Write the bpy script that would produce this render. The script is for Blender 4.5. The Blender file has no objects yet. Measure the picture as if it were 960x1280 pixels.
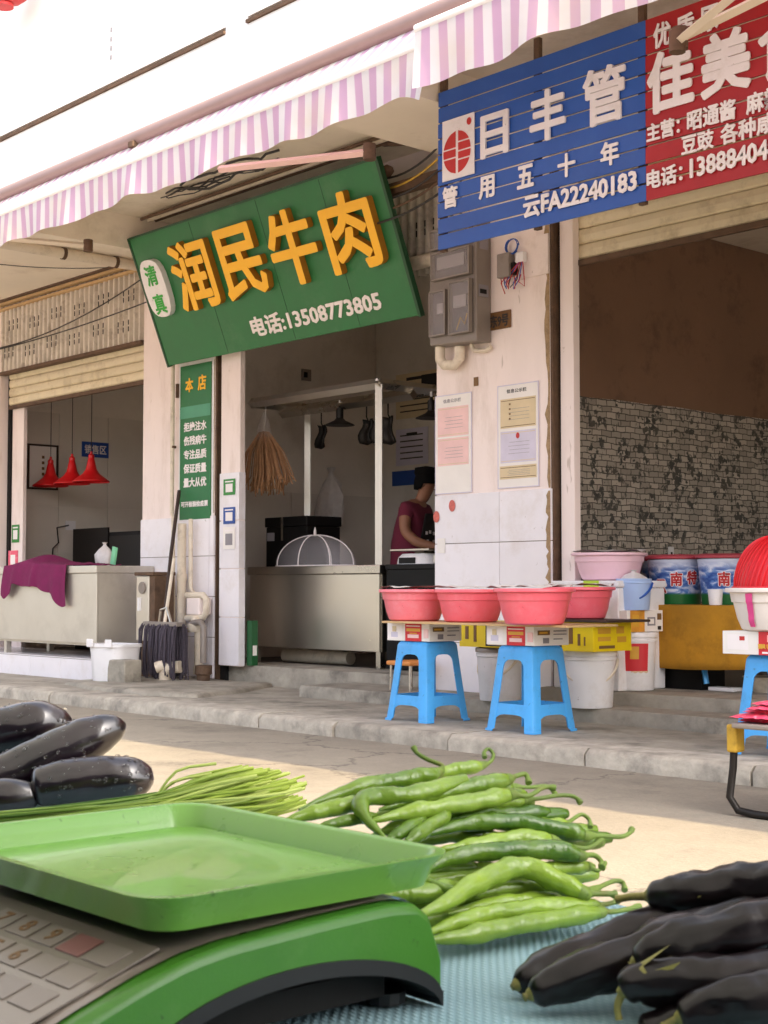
import bpy, bmesh, math, random
from mathutils import Vector, Matrix, noise
random.seed(7)
R = math.radians
scene = bpy.context.scene
COL = scene.collection

# ------------------------------------------------------------------ camera
FPX = 1850.0                                   # focal length in photo pixels (960 wide)
PITCH = math.atan(95 / FPX)
YAW = math.atan((480 + 1163) / FPX * math.cos(PITCH))   # view axis to the facade's far (-X) end
FW = Vector((-math.cos(YAW), math.sin(YAW), 0)); RT = Vector((math.sin(YAW), math.cos(YAW), 0))
cam_d = bpy.data.cameras.new('camera'); cam = bpy.data.objects.new('camera', cam_d); COL.objects.link(cam)
cam_d.sensor_fit = 'HORIZONTAL'; cam_d.sensor_width = 36; cam_d.lens = 36 * FPX / 960
cam_d.clip_start = 0.05; cam_d.clip_end = 800
cam_d.dof.use_dof = True; cam_d.dof.focus_distance = 5.0; cam_d.dof.aperture_fstop = 38
_f = (FW * math.cos(PITCH) + Vector((0, 0, math.sin(PITCH)))).normalized()
cam.rotation_euler = _f.to_track_quat('-Z', 'Y').to_euler()
scene.camera = cam

# ------------------------------------------------------------------ light
world = bpy.data.worlds.new('World'); scene.world = world; world.use_nodes = True
SUN_EL, SUN_AZ = R(46), R(2.2)                   # azimuth measured from +X towards -Y
wn = world.node_tree.nodes; wl = world.node_tree.links
bg = wn['Background']; sky = wn.new('ShaderNodeTexSky'); sky.sky_type = 'NISHITA'; sky.sun_disc = False
sky.sun_elevation = SUN_EL; sky.sun_rotation = R(90) + SUN_AZ
sky.air_density = 1.0; sky.dust_density = 6.0; sky.ozone_density = 1.0
hs = wn.new('ShaderNodeHueSaturation'); hs.inputs['Saturation'].default_value = 0.5   # hazy white sky
wl.new(sky.outputs[0], hs.inputs['Color']); wl.new(hs.outputs[0], bg.inputs['Color']); bg.inputs['Strength'].default_value = 0.15
sd = bpy.data.lights.new('sun', 'SUN'); sd.energy = 2.0; sd.angle = R(0.6); sd.color = (1, 0.80, 0.50)
sun = bpy.data.objects.new('sun', sd); COL.objects.link(sun)
SDIR = Vector((math.cos(SUN_EL) * math.cos(SUN_AZ), -math.cos(SUN_EL) * math.sin(SUN_AZ), math.sin(SUN_EL)))
sun.rotation_euler = SDIR.to_track_quat('Z', 'Y').to_euler()
vs = scene.view_settings; vs.view_transform = 'Standard'; vs.look = 'None'; vs.exposure = 1.92; vs.gamma = 1
cy = scene.cycles; cy.max_bounces = 9; cy.diffuse_bounces = 6; cy.transmission_bounces = 6; cy.transparent_max_bounces = 10
cy.sample_clamp_indirect = 6; cy.use_denoising = True

# ------------------------------------------------------------------ survey helpers (pixel of the 960x1280 photo -> point on a real plane)
def ray(px, py):
    u = (px - 480) / FPX; v = (640 - py) / FPX
    up = v * math.cos(PITCH) + math.sin(PITCH); f = math.cos(PITCH) - v * math.sin(PITCH)
    return FW * f + RT * u + Vector((0, 0, up))
def W(px, py, Y): r = ray(px, py); return r * (Y / r.y)
def G(px, py, z): r = ray(px, py); return r * (z / r.z)
def XP(px, py, X): r = ray(px, py); return r * (X / r.x)
def at(px, py, d): return ray(px, py) * d

ROAD, PAV, LOW, FLR = -0.86, -0.774, -0.695, -0.63
FAC = 7.05

# ------------------------------------------------------------------ materials
def lin(c):
    if isinstance(c, str):
        c = c.lstrip('#'); c = [int(c[i:i + 2], 16) / 255 for i in (0, 2, 4)]
        return tuple(x / 12.92 if x <= .04045 else ((x + .055) / 1.055) ** 2.4 for x in c)
    return tuple(c)
MATS = {}
def mat(name, color, rough=.5, metal=0., var=.12, scale=6., bump=0., bscale=50., coat=0., spec=.5, dirt=None, specks=None, trans=0., aniso=None, rnd=0., emit=0.):
    """Principled with noise-varied colour, fine relief, optional dirt = (colour, amount, scale)"""
    if name in MATS: return MATS[name]
    m = bpy.data.materials.new(name); m.use_nodes = True; nt = m.node_tree; n = nt.nodes; l = nt.links
    b = n['Principled BSDF']; c = lin(color)
    b.inputs['Roughness'].default_value = rough; b.inputs['Metallic'].default_value = metal
    b.inputs['Coat Weight'].default_value = coat; b.inputs['Specular IOR Level'].default_value = spec
    b.inputs['Transmission Weight'].default_value = trans
    tc = n.new('ShaderNodeTexCoord'); vec = tc.outputs['Object']
    if aniso:
        mp = n.new('ShaderNodeMapping'); mp.inputs['Scale'].default_value = aniso; l.new(vec, mp.inputs['Vector']); vec = mp.outputs[0]
    nz = n.new('ShaderNodeTexNoise'); nz.inputs['Scale'].default_value = scale; nz.inputs['Detail'].default_value = 6; nz.inputs['Roughness'].default_value = .62
    l.new(vec, nz.inputs['Vector'])
    mr = n.new('ShaderNodeMapRange'); mr.inputs[1].default_value = .25; mr.inputs[2].default_value = .75
    mr.inputs[3].default_value = 1 - var; mr.inputs[4].default_value = 1 + var * .6
    l.new(nz.outputs['Fac'], mr.inputs[0]); fac = mr.outputs[0]
    if rnd:
        oi = n.new('ShaderNodeObjectInfo'); m2 = n.new('ShaderNodeMapRange'); m2.inputs[3].default_value = 1 - rnd; m2.inputs[4].default_value = 1 + rnd * .5
        l.new(oi.outputs['Random'], m2.inputs[0]); mm = n.new('ShaderNodeMath'); mm.operation = 'MULTIPLY'
        l.new(fac, mm.inputs[0]); l.new(m2.outputs[0], mm.inputs[1]); fac = mm.outputs[0]
    vm = n.new('ShaderNodeVectorMath'); vm.operation = 'SCALE'; vm.inputs[0].default_value = c; l.new(fac, vm.inputs['Scale'])
    out = vm.outputs[0]
    if dirt:
        dn = n.new('ShaderNodeTexNoise'); dn.inputs['Scale'].default_value = dirt[2]; dn.inputs['Detail'].default_value = 8; dn.inputs['Roughness'].default_value = .7
        l.new(vec, dn.inputs['Vector']); rp = n.new('ShaderNodeMapRange'); rp.inputs[1].default_value = .52; rp.inputs[2].default_value = .72; rp.inputs[4].default_value = dirt[1]
        l.new(dn.outputs['Fac'], rp.inputs[0]); mx = n.new('ShaderNodeMix'); mx.data_type = 'RGBA'; mx.inputs[7].default_value = (*lin(dirt[0]), 1)
        l.new(rp.outputs[0], mx.inputs[0]); l.new(out, mx.inputs[6]); out = mx.outputs[2]
    if specks:                                     # (colour, amount, scale, threshold): small spots, scuffs and grime of their own shape
        sn = n.new('ShaderNodeTexNoise'); sn.inputs['Scale'].default_value = specks[2]; sn.inputs['Detail'].default_value = 3; sn.inputs['Distortion'].default_value = .8; l.new(vec, sn.inputs['Vector'])
        sp = n.new('ShaderNodeMapRange'); sp.inputs[1].default_value = specks[3]; sp.inputs[2].default_value = specks[3] + .05; sp.inputs[4].default_value = specks[1]; l.new(sn.outputs['Fac'], sp.inputs[0])
        m3 = n.new('ShaderNodeMix'); m3.data_type = 'RGBA'; m3.inputs[7].default_value = (*lin(specks[0]), 1); l.new(sp.outputs[0], m3.inputs[0]); l.new(out, m3.inputs[6]); out = m3.outputs[2]
    l.new(out, b.inputs['Base Color'])
    rr = n.new('ShaderNodeMapRange'); rr.inputs[3].default_value = max(.02, rough - .08); rr.inputs[4].default_value = min(1, rough + .1)
    l.new(nz.outputs['Fac'], rr.inputs[0]); l.new(rr.outputs[0], b.inputs['Roughness'])
    if bump:
        bn = n.new('ShaderNodeTexNoise'); bn.inputs['Scale'].default_value = bscale; bn.inputs['Detail'].default_value = 5; l.new(vec, bn.inputs['Vector'])
        bp = n.new('ShaderNodeBump'); bp.inputs['Strength'].default_value = bump; bp.inputs['Distance'].default_value = .01
        l.new(bn.outputs['Fac'], bp.inputs['Height']); l.new(bp.outputs[0], b.inputs['Normal'])
    if emit:
        b.inputs['Emission Color'].default_value = (*c, 1); b.inputs['Emission Strength'].default_value = emit
    MATS[name] = m; return m
def graph(name):
    m = bpy.data.materials.new(name); m.use_nodes = True; MATS[name] = m
    return m, m.node_tree.nodes, m.node_tree.links, m.node_tree.nodes['Principled BSDF']

M = {}
M['wall'] = mat('cream_paint', '#f4e6e1', .75, var=.08, scale=1.5, bump=.15, bscale=40, dirt=('#b8a28e', .4, 2.4), aniso=(1.6, 1.6, .45), specks=('#9a8470', .45, 12, .70))
M['wall_in'] = mat('interior_paint', '#e6ded4', .75, var=.14, scale=1.2, bump=.1, dirt=('#a89a88', .45, 1.6))
M['soffit'] = mat('soffit_paint', '#efe4d2', .8, var=.1, scale=1.0, bump=.1, dirt=('#a08a68', .5, 1.1))
M['fascia'] = mat('white_fascia_paint', '#f2f2f4', .7, var=.05, scale=1.0, dirt=('#c9c6c6', .35, .9))
M['tile'] = mat('white_glazed_tile', '#f1edf2', .2, var=.05, scale=3, rnd=.05, dirt=('#c4b5a4', .3, 3.5), specks=('#8f8272', .5, 22, .72))
M['tile_in'] = mat('beige_wall_tile', '#ddd5cb', .3, var=.08, scale=2, rnd=.08)
M['grout'] = mat('grout', '#8d8478', .9)
M['conc'] = mat('grey_concrete', '#a39c8f', .88, var=.42, scale=4.5, bump=.8, bscale=24, dirt=('#4f4942', .75, 3.1))
M['kerb'] = mat('kerb_concrete', '#aca497', .9, var=.45, scale=7, bump=.7, bscale=26, rnd=.14, dirt=('#57504a', .6, 4))
M['floor_in'] = mat('dark_floor', '#5c544c', .6, var=.2, scale=3)
M['brown'] = mat('brown_wall_board', '#8a6a55', .7, var=.2, scale=1.2, dirt=('#3a281c', .5, 3))
M['steel'] = mat('brushed_stainless', '#cfc9be', .28, 1., var=.04, scale=4)
M['steel_dull'] = mat('dull_stainless', '#d9d3c8', .42, .85, var=.08, scale=3, dirt=('#9a9084', .3, 2))
M['steel_front'] = mat('brushed_stainless_panel', '#dcd6ca', .3, 1., var=.02, scale=3)
M['dark_steel'] = mat('dark_metal', '#2d2927', .5, .6, var=.2)
M['rust'] = mat('rusty_steel', '#6b5442', .75, .3, var=.35, scale=14, bump=.3, dirt=('#3b2a20', .7, 8))
M['shutter'] = mat('cream_shutter', '#e0d3b2', .5, .15, var=.1, scale=4, rnd=.06, dirt=('#8d7650', .5, 5))
M['corr'] = mat('weathered_corrugated', '#dbd3c6', .6, .1, var=.2, scale=5, dirt=('#6d5a48', .6, 7))
M['black'] = mat('black_plastic', '#0c0b0b', .55, var=.2, spec=.25)
M['void'] = mat('dark_gap', '#0d0b0a', .9)
M['pvc'] = mat('cream_pvc_pipe', '#e3d6c2', .45, var=.12, dirt=('#8a7a64', .5, 9))
M['green'] = mat('green_sign_panel', '#23733f', .5, var=.16, scale=2.4, bump=.05, dirt=('#5f8a62', .35, 1.6))
M['green_dark'] = mat('green_sign_edge', '#15492a', .55)
M['orange'] = mat('orange_letter_face', '#ffc018', .45, var=.05)
M['orange_side'] = mat('orange_letter_return', '#b0741c', .55, var=.1)
M['white'] = mat('white_lettering', '#f3ecec', .5, var=.04)
M['whitep'] = mat('white_plastic', '#eceaec', .35, var=.05, scale=4, dirt=('#b9b0a6', .35, 6), specks=('#8d8478', .5, 45, .71))
M['blue_sign'] = mat('blue_slat_paint', '#2459b0', .42, var=.1, scale=3, rnd=.08, dirt=('#4a6fae', .3, 3))
M['red_sign'] = mat('red_slat_paint', '#a8161f', .42, var=.1, scale=3, rnd=.08, dirt=('#7a1218', .4, 3))
M['pink'] = mat('pink_basin_plastic', '#ee7a86', .35, var=.1, scale=5, dirt=('#f3a9b0', .5, 7), specks=('#b05a60', .5, 40, .70), spec=.5)
M['pink2'] = mat('coral_basin_plastic', '#ee6674', .33, var=.1, scale=5, dirt=('#f08f98', .45, 7), specks=('#a8434c', .5, 40, .70))
M['stool'] = mat('sky_blue_plastic', '#4aa6ea', .32, var=.08, scale=6, dirt=('#3d7fb4', .4, 14), specks=('#2d5f8a', .6, 50, .68))
M['paper'] = mat('white_card', '#eee9e4', .6, var=.05)
M['yellow'] = mat('yellow_card', '#ecd012', .5, var=.06)
M['redcard'] = mat('red_card', '#d02a34', .5, var=.08)
M['ink'] = mat('dark_print', '#2d2a2a', .6)
M['brownink'] = mat('brown_print', '#7a5a34', .6)
M['greyink'] = mat('grey_print', '#8e8a90', .6)
M['goldink'] = mat('gold_print', '#d9a538', .5)
M['redink'] = mat('red_print', '#c02a2a', .5)
M['cardtan'] = mat('beige_print', '#dcc9a4', .6)
M['pinkprint'] = mat('pale_pink_print', '#f0c9c6', .6)
M['lilacprint'] = mat('pale_lilac_print', '#d6d0e2', .6)
M['wood'] = mat('pale_plywood', '#c9a878', .6, var=.2, scale=5, aniso=(1, 6, 6))
M['darkwood'] = mat('dark_plank', '#3a2a22', .6, var=.25)
M['mustard'] = mat('mustard_cloth', '#bd871f', .9, var=.3, scale=4, bump=.25, bscale=30, dirt=('#6e4a14', .5, 5))
M['purple'] = mat('purple_towel', '#7c1a52', .95, var=.18, scale=12, bump=.6, bscale=220)
M['red'] = mat('red_enamel', '#d3171d', .35, var=.06)
M['redplastic'] = mat('red_plastic', '#dc1f2a', .35, var=.06)
M['lightblue'] = mat('pale_blue_plastic', '#a9c2ea', .35, var=.05)
M['potblue'] = None
M['mop'] = mat('dark_grey_yarn', '#4d4650', .95, var=.4, scale=60)
M['meter'] = mat('grey_meter_plastic', '#8a8078', .4, var=.12, dirt=('#5a5048', .4, 6))
M['meter_in'] = mat('meter_interior', '#45424a', .5, var=.2)
M['skin'] = mat('skin', '#9a6a50', .55, var=.08)
M['hair'] = mat('black_hair', '#0b0909', .8, var=.2, spec=.15)
M['maroon'] = mat('maroon_shirt', '#6e2238', .9, var=.1, bump=.1)
M['apron'] = mat('black_apron', '#221c1c', .8, var=.15)
M['tray'] = mat('green_tray_plastic', '#78ae4a', .28, var=.05, scale=10, bump=.03, bscale=300, dirt=('#86b55e', .22, 9), specks=('#3f6424', .55, 85, .69), coat=.35)
M['scale_green'] = mat('green_scale_plastic', '#447f2a', .3, var=.1, scale=14, bump=.04, bscale=400, dirt=('#5c8a44', .4, 20), specks=('#2c4a1e', .6, 120, .70))
M['scale_black'] = mat('scale_black_rubber', '#17181b', .55, var=.1)
M['key'] = mat('grey_membrane', '#8a7f78', .35, var=.12, scale=20)
M['film'] = mat('clear_film', '#82776f', .34, var=.1, coat=.5)
M['redkey'] = mat('red_key', '#8a5c58', .45)
def chive_mat(name, c1, c2):
    m, n, l, b = graph(name); tc = n.new('ShaderNodeTexCoord'); dt = n.new('ShaderNodeVectorMath'); dt.operation = 'DOT_PRODUCT'; dt.inputs[1].default_value = RT; l.new(tc.outputs['Object'], dt.inputs[0])
    mr = n.new('ShaderNodeMapRange'); mr.inputs[1].default_value = .02; mr.inputs[2].default_value = .20; l.new(dt.outputs['Value'], mr.inputs[0])          # pale cut ends
    oi = n.new('ShaderNodeObjectInfo'); ad = n.new('ShaderNodeMath'); ad.operation = 'MULTIPLY_ADD'; ad.inputs[1].default_value = .45; l.new(oi.outputs['Random'], ad.inputs[0]); l.new(mr.outputs[0], ad.inputs[2])
    mx = n.new('ShaderNodeMix'); mx.data_type = 'RGBA'; mx.inputs[6].default_value = (*lin(c1), 1); mx.inputs[7].default_value = (*lin(c2), 1); l.new(ad.outputs[0], mx.inputs[0]); l.new(mx.outputs[2], b.inputs['Base Color']); b.inputs['Roughness'].default_value = .4; return m
M['stalk'] = chive_mat('chive_green', '#3f6a1c', '#a4b94a'); M['stalk2'] = chive_mat('chive_pale', '#6f8f2c', '#c2cf74')
M['yellowpaint'] = mat('yellow_bracket', '#c9a23a', .6, .2, var=.3, scale=20, dirt=('#5a4520', .5, 12))
M['pinkpack'] = mat('pink_packet', '#e8506e', .3, var=.25, scale=40, dirt=('#f7c0cc', .8, 30))
M['straw'] = mat('dried_straw', '#b98c66', .8, var=.35, scale=20)
M['bagp'] = mat('white_plastic_bag', '#d9d4d2', .3, var=.15, scale=20, bump=.5, bscale=25)
M['pinkarm'] = mat('pink_painted_arm', '#ecc8c0', .45, var=.06)
M['creamarm'] = mat('cream_painted_arm', '#d9cdb8', .4, .1, var=.08)
M['tubepaint'] = mat('awning_tube_paint', '#9a827d', .45, .2, var=.1)
M['mesh_green'] = mat('mint_plastic', '#7fd0a0', .4)
M['blueplastic'] = mat('blue_plastic', '#2456b0', .4)
M['darkgreen'] = mat('dark_green_film', '#1d5a30', .35, var=.2)

def striped():
    m, n, l, b = graph('striped_awning_fabric')
    tc = n.new('ShaderNodeTexCoord'); sx = n.new('ShaderNodeSeparateXYZ'); l.new(tc.outputs['Object'], sx.inputs[0])
    d = n.new('ShaderNodeMath'); d.operation = 'DIVIDE'; d.inputs[1].default_value = .108; l.new(sx.outputs['X'], d.inputs[0])
    fr = n.new('ShaderNodeMath'); fr.operation = 'FRACT'; l.new(d.outputs[0], fr.inputs[0])
    st = n.new('ShaderNodeMapRange'); st.inputs[1].default_value = .47; st.inputs[2].default_value = .53; l.new(fr.outputs[0], st.inputs[0])
    nz = n.new('ShaderNodeTexNoise'); nz.inputs['Scale'].default_value = 2.2; nz.inputs['Detail'].default_value = 7; l.new(tc.outputs['Object'], nz.inputs['Vector'])
    rp = n.new('ShaderNodeMapRange'); rp.inputs[1].default_value = .5; rp.inputs[2].default_value = .75; rp.inputs[4].default_value = .4; l.new(nz.outputs['Fac'], rp.inputs[0])
    mx = n.new('ShaderNodeMix'); mx.data_type = 'RGBA'; mx.inputs[6].default_value = (*lin('#f1ecee'), 1); mx.inputs[7].default_value = (*lin('#d9b3d1'), 1)
    l.new(st.outputs[0], mx.inputs[0])
    m2 = n.new('ShaderNodeMix'); m2.data_type = 'RGBA'; m2.inputs[7].default_value = (*lin('#e6cfa6'), 1); l.new(rp.outputs[0], m2.inputs[0]); l.new(mx.outputs[2], m2.inputs[6])
    l.new(m2.outputs[2], b.inputs['Base Color']); b.inputs['Roughness'].default_value = .7
    tr = n.new('ShaderNodeBsdfTranslucent'); l.new(m2.outputs[2], tr.inputs['Color'])
    ms = n.new('ShaderNodeMixShader'); ms.inputs[0].default_value = .45; l.new(b.outputs[0], ms.inputs[1]); l.new(tr.outputs[0], ms.inputs[2])
    l.new(ms.outputs[0], n['Material Output'].inputs['Surface']); return m
M['stripe'] = striped()

def wallpaper():
    """grey brick print with dark ivy sprays, flat paper"""
    m, n, l, b = graph('brick_print_wallpaper')
    tc = n.new('ShaderNodeTexCoord'); sx = n.new('ShaderNodeSeparateXYZ'); l.new(tc.outputs['Object'], sx.inputs[0])
    cb = n.new('ShaderNodeCombineXYZ'); l.new(sx.outputs['Y'], cb.inputs['X']); l.new(sx.outputs['Z'], cb.inputs['Y'])
    w1 = n.new('ShaderNodeTexNoise'); w1.inputs['Scale'].default_value = 9; l.new(cb.outputs[0], w1.inputs['Vector'])
    wm = n.new('ShaderNodeMix'); wm.data_type = 'VECTOR'; wm.factor_mode = 'UNIFORM'; wm.inputs[0].default_value = .032
    l.new(cb.outputs[0], wm.inputs[4]); l.new(w1.outputs['Color'], wm.inputs[5])
    br = n.new('ShaderNodeTexBrick'); br.inputs['Scale'].default_value = 1; br.inputs['Brick Width'].default_value = .105; br.inputs['Row Height'].default_value = .043
    br.inputs['Mortar Size'].default_value = .0042; br.inputs['Mortar Smooth'].default_value = .3; br.inputs['Bias'].default_value = -.1
    br.inputs['Color1'].default_value = (*lin('#c4bcb0'), 1); br.inputs['Color2'].default_value = (*lin('#989086'), 1); br.inputs['Mortar'].default_value = (*lin('#4e4943'), 1)
    l.new(wm.outputs[1], br.inputs['Vector'])
    # ivy: small leaf cells where a broad patch noise is high
    wq = n.new('ShaderNodeTexNoise'); wq.inputs['Scale'].default_value = 22; l.new(cb.outputs[0], wq.inputs['Vector'])
    wz = n.new('ShaderNodeMix'); wz.data_type = 'VECTOR'; wz.factor_mode = 'UNIFORM'; wz.inputs[0].default_value = .09; l.new(cb.outputs[0], wz.inputs[4]); l.new(wq.outputs['Color'], wz.inputs[5])
    vo = n.new('ShaderNodeTexVoronoi'); vo.inputs['Scale'].default_value = 17; l.new(wz.outputs[1], vo.inputs['Vector'])
    lt = n.new('ShaderNodeMapRange'); lt.inputs[1].default_value = .5; lt.inputs[2].default_value = .42; l.new(vo.outputs['Distance'], lt.inputs[0])
    pn = n.new('ShaderNodeTexNoise'); pn.inputs['Scale'].default_value = 3.4; pn.inputs['Detail'].default_value = 5; pn.inputs['Roughness'].default_value = .75
    mp = n.new('ShaderNodeMapping'); mp.inputs['Scale'].default_value = (1.6, .8, 1); l.new(cb.outputs[0], mp.inputs[0]); l.new(mp.outputs[0], pn.inputs['Vector'])
    pr = n.new('ShaderNodeMapRange'); pr.inputs[1].default_value = .475; pr.inputs[2].default_value = .52; l.new(pn.outputs['Fac'], pr.inputs[0])
    ml = n.new('ShaderNodeMath'); ml.operation = 'MULTIPLY'; l.new(lt.outputs[0], ml.inputs[0]); l.new(pr.outputs[0], ml.inputs[1])
    lc = n.new('ShaderNodeMix'); lc.data_type = 'RGBA'; lc.inputs[6].default_value = (*lin('#363b3a'), 1); lc.inputs[7].default_value = (*lin('#5a5650'), 1)
    l.new(vo.outputs['Color'], lc.inputs[0])
    mx = n.new('ShaderNodeMix'); mx.data_type = 'RGBA'; l.new(ml.outputs[0], mx.inputs[0]); l.new(br.outputs['Color'], mx.inputs[6]); l.new(lc.outputs[2], mx.inputs[7])
    l.new(mx.outputs[2], b.inputs['Base Color']); b.inputs['Roughness'].default_value = .6; return m
M['wallpaper'] = wallpaper()

def road_mat():
    m, n, l, b = graph('road_concrete')
    tc = n.new('ShaderNodeTexCoord'); v = tc.outputs['Object']
    def nz(s, d=8, r=.65):
        q = n.new('ShaderNodeTexNoise'); q.inputs['Scale'].default_value = s; q.inputs['Detail'].default_value = d; q.inputs['Roughness'].default_value = r; l.new(v, q.inputs['Vector']); return q
    a, f, g = nz(.7), nz(60, 4), nz(5)
    rp = n.new('ShaderNodeValToRGB'); e = rp.color_ramp.elements; e[0].position = .3; e[0].color = (*lin('#6f685e'), 1); e[1].position = .72; e[1].color = (*lin('#968d7e'), 1)
    ad = n.new('ShaderNodeMath'); ad.operation = 'MULTIPLY_ADD'; ad.inputs[1].default_value = .3; l.new(g.outputs['Fac'], ad.inputs[0])
    sc = n.new('ShaderNodeMath'); sc.operation = 'MULTIPLY_ADD'; sc.inputs[1].default_value = .3; l.new(f.outputs['Fac'], sc.inputs[0])
    s2 = n.new('ShaderNodeMath'); s2.operation = 'MULTIPLY'; s2.inputs[1].default_value = .45; l.new(a.outputs['Fac'], s2.inputs[0])
    l.new(s2.outputs[0], sc.inputs[2]); l.new(sc.outputs[0], ad.inputs[2]); l.new(ad.outputs[0], rp.inputs[0])
    wv = n.new('ShaderNodeMix'); wv.data_type = 'VECTOR'; wv.factor_mode = 'UNIFORM'; wv.inputs[0].default_value = .25; l.new(v, wv.inputs[4]); l.new(g.outputs['Color'], wv.inputs[5])
    vo = n.new('ShaderNodeTexVoronoi'); vo.feature = 'DISTANCE_TO_EDGE'; vo.inputs['Scale'].default_value = .55; l.new(wv.outputs[1], vo.inputs['Vector'])
    ck = n.new('ShaderNodeMapRange'); ck.inputs[1].default_value = .006; ck.inputs[2].default_value = .0; ck.inputs[4].default_value = .75; l.new(vo.outputs['Distance'], ck.inputs[0])
    st = nz(1.6, 9, .72); sr = n.new('ShaderNodeMapRange'); sr.inputs[1].default_value = .55; sr.inputs[2].default_value = .7; sr.inputs[4].default_value = .45; l.new(st.outputs['Fac'], sr.inputs[0])
    mxs = n.new('ShaderNodeMath'); mxs.operation = 'MAXIMUM'; l.new(ck.outputs[0], mxs.inputs[0]); l.new(sr.outputs[0], mxs.inputs[1])
    dk = n.new('ShaderNodeMix'); dk.data_type = 'RGBA'; dk.inputs[7].default_value = (*lin('#4a453f'), 1); l.new(mxs.outputs[0], dk.inputs[0]); l.new(rp.outputs[0], dk.inputs[6])
    l.new(dk.outputs[2], b.inputs['Base Color']); b.inputs['Roughness'].default_value = .85
    bp = n.new('ShaderNodeBump'); bp.inputs['Strength'].default_value = .4; bp.inputs['Distance'].default_value = .01; l.new(f.outputs['Fac'], bp.inputs['Height']); l.new(bp.outputs[0], b.inputs['Normal'])
    return m
M['road'] = road_mat()

def pepper_mat(name, c1, c2):
    m, n, l, b = graph(name)
    tc = n.new('ShaderNodeTexCoord'); nz = n.new('ShaderNodeTexNoise'); nz.inputs['Scale'].default_value = 22; nz.inputs['Detail'].default_value = 5; l.new(tc.outputs['Object'], nz.inputs['Vector'])
    oi = n.new('ShaderNodeObjectInfo'); ad = n.new('ShaderNodeMath'); ad.operation = 'MULTIPLY_ADD'; ad.inputs[1].default_value = .8; l.new(oi.outputs['Random'], ad.inputs[0])
    mr = n.new('ShaderNodeMapRange'); mr.inputs[1].default_value = .3; mr.inputs[2].default_value = .8; mr.inputs[3].default_value = -.15; mr.inputs[4].default_value = .45; l.new(nz.outputs['Fac'], mr.inputs[0]); l.new(mr.outputs[0], ad.inputs[2])
    mx = n.new('ShaderNodeMix'); mx.data_type = 'RGBA'; mx.inputs[6].default_value = (*lin(c1), 1); mx.inputs[7].default_value = (*lin(c2), 1); l.new(ad.outputs[0], mx.inputs[0])
    l.new(mx.outputs[2], b.inputs['Base Color']); b.inputs['Roughness'].default_value = .2; b.inputs['Subsurface Weight'].default_value = .12
    b.inputs['Subsurface Radius'].default_value = (.004, .006, .002); b.inputs['Subsurface Scale'].default_value = .5
    n2 = n.new('ShaderNodeTexNoise'); n2.inputs['Scale'].default_value = 110; n2.inputs['Detail'].default_value = 3; l.new(tc.outputs['Object'], n2.inputs['Vector'])
    bp = n.new('ShaderNodeBump'); bp.inputs['Strength'].default_value = .35; bp.inputs['Distance'].default_value = .004; l.new(n2.outputs['Fac'], bp.inputs['Height']); l.new(bp.outputs[0], b.inputs['Normal'])
    return m
M['pepper'] = pepper_mat('green_pepper_skin', '#3f661c', '#92b03e')
M['pepstem'] = mat('pepper_stem', '#6f8a34', .55, var=.3, scale=40, rnd=.2, dirt=('#7a5a34', .6, 30))

def eggplant_mat(name, wet):
    m, n, l, b = graph(name)
    tc = n.new('ShaderNodeTexCoord'); nz = n.new('ShaderNodeTexNoise'); nz.inputs['Scale'].default_value = 18; nz.inputs['Detail'].default_value = 6; l.new(tc.outputs['Object'], nz.inputs['Vector'])
    rp = n.new('ShaderNodeValToRGB'); e = rp.color_ramp.elements; e[0].position = .35; e[0].color = (*lin('#0e0610' if wet else '#0a0608'), 1); e[1].position = .8; e[1].color = (*lin('#24121f' if wet else '#201419'), 1)
    l.new(nz.outputs['Fac'], rp.inputs[0]); l.new(rp.outputs[0], b.inputs['Base Color']); b.inputs['Specular IOR Level'].default_value = .5 if wet else .32; b.inputs['Roughness'].default_value = .3 if wet else .34; b.inputs['Coat Weight'].default_value = .9 if wet else .22; b.inputs['Coat Roughness'].default_value = .09 if wet else .2
    bp = n.new('ShaderNodeBump'); bp.inputs['Strength'].default_value = .3; bp.inputs['Distance'].default_value = .006; l.new(nz.outputs['Fac'], bp.inputs['Height']); l.new(bp.outputs[0], b.inputs['Normal'])
    return m
M['eggplant'] = eggplant_mat('eggplant_skin', False); M['eggplant_wet'] = eggplant_mat('wet_eggplant_skin', True)
M['calyx'] = mat('eggplant_calyx', '#8f8a48', .6, var=.3, scale=30, dirt=('#3a2a30', .8, 25))
M['drop'] = mat('water_drop', '#ffffff', .02, trans=1., var=0)

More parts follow.
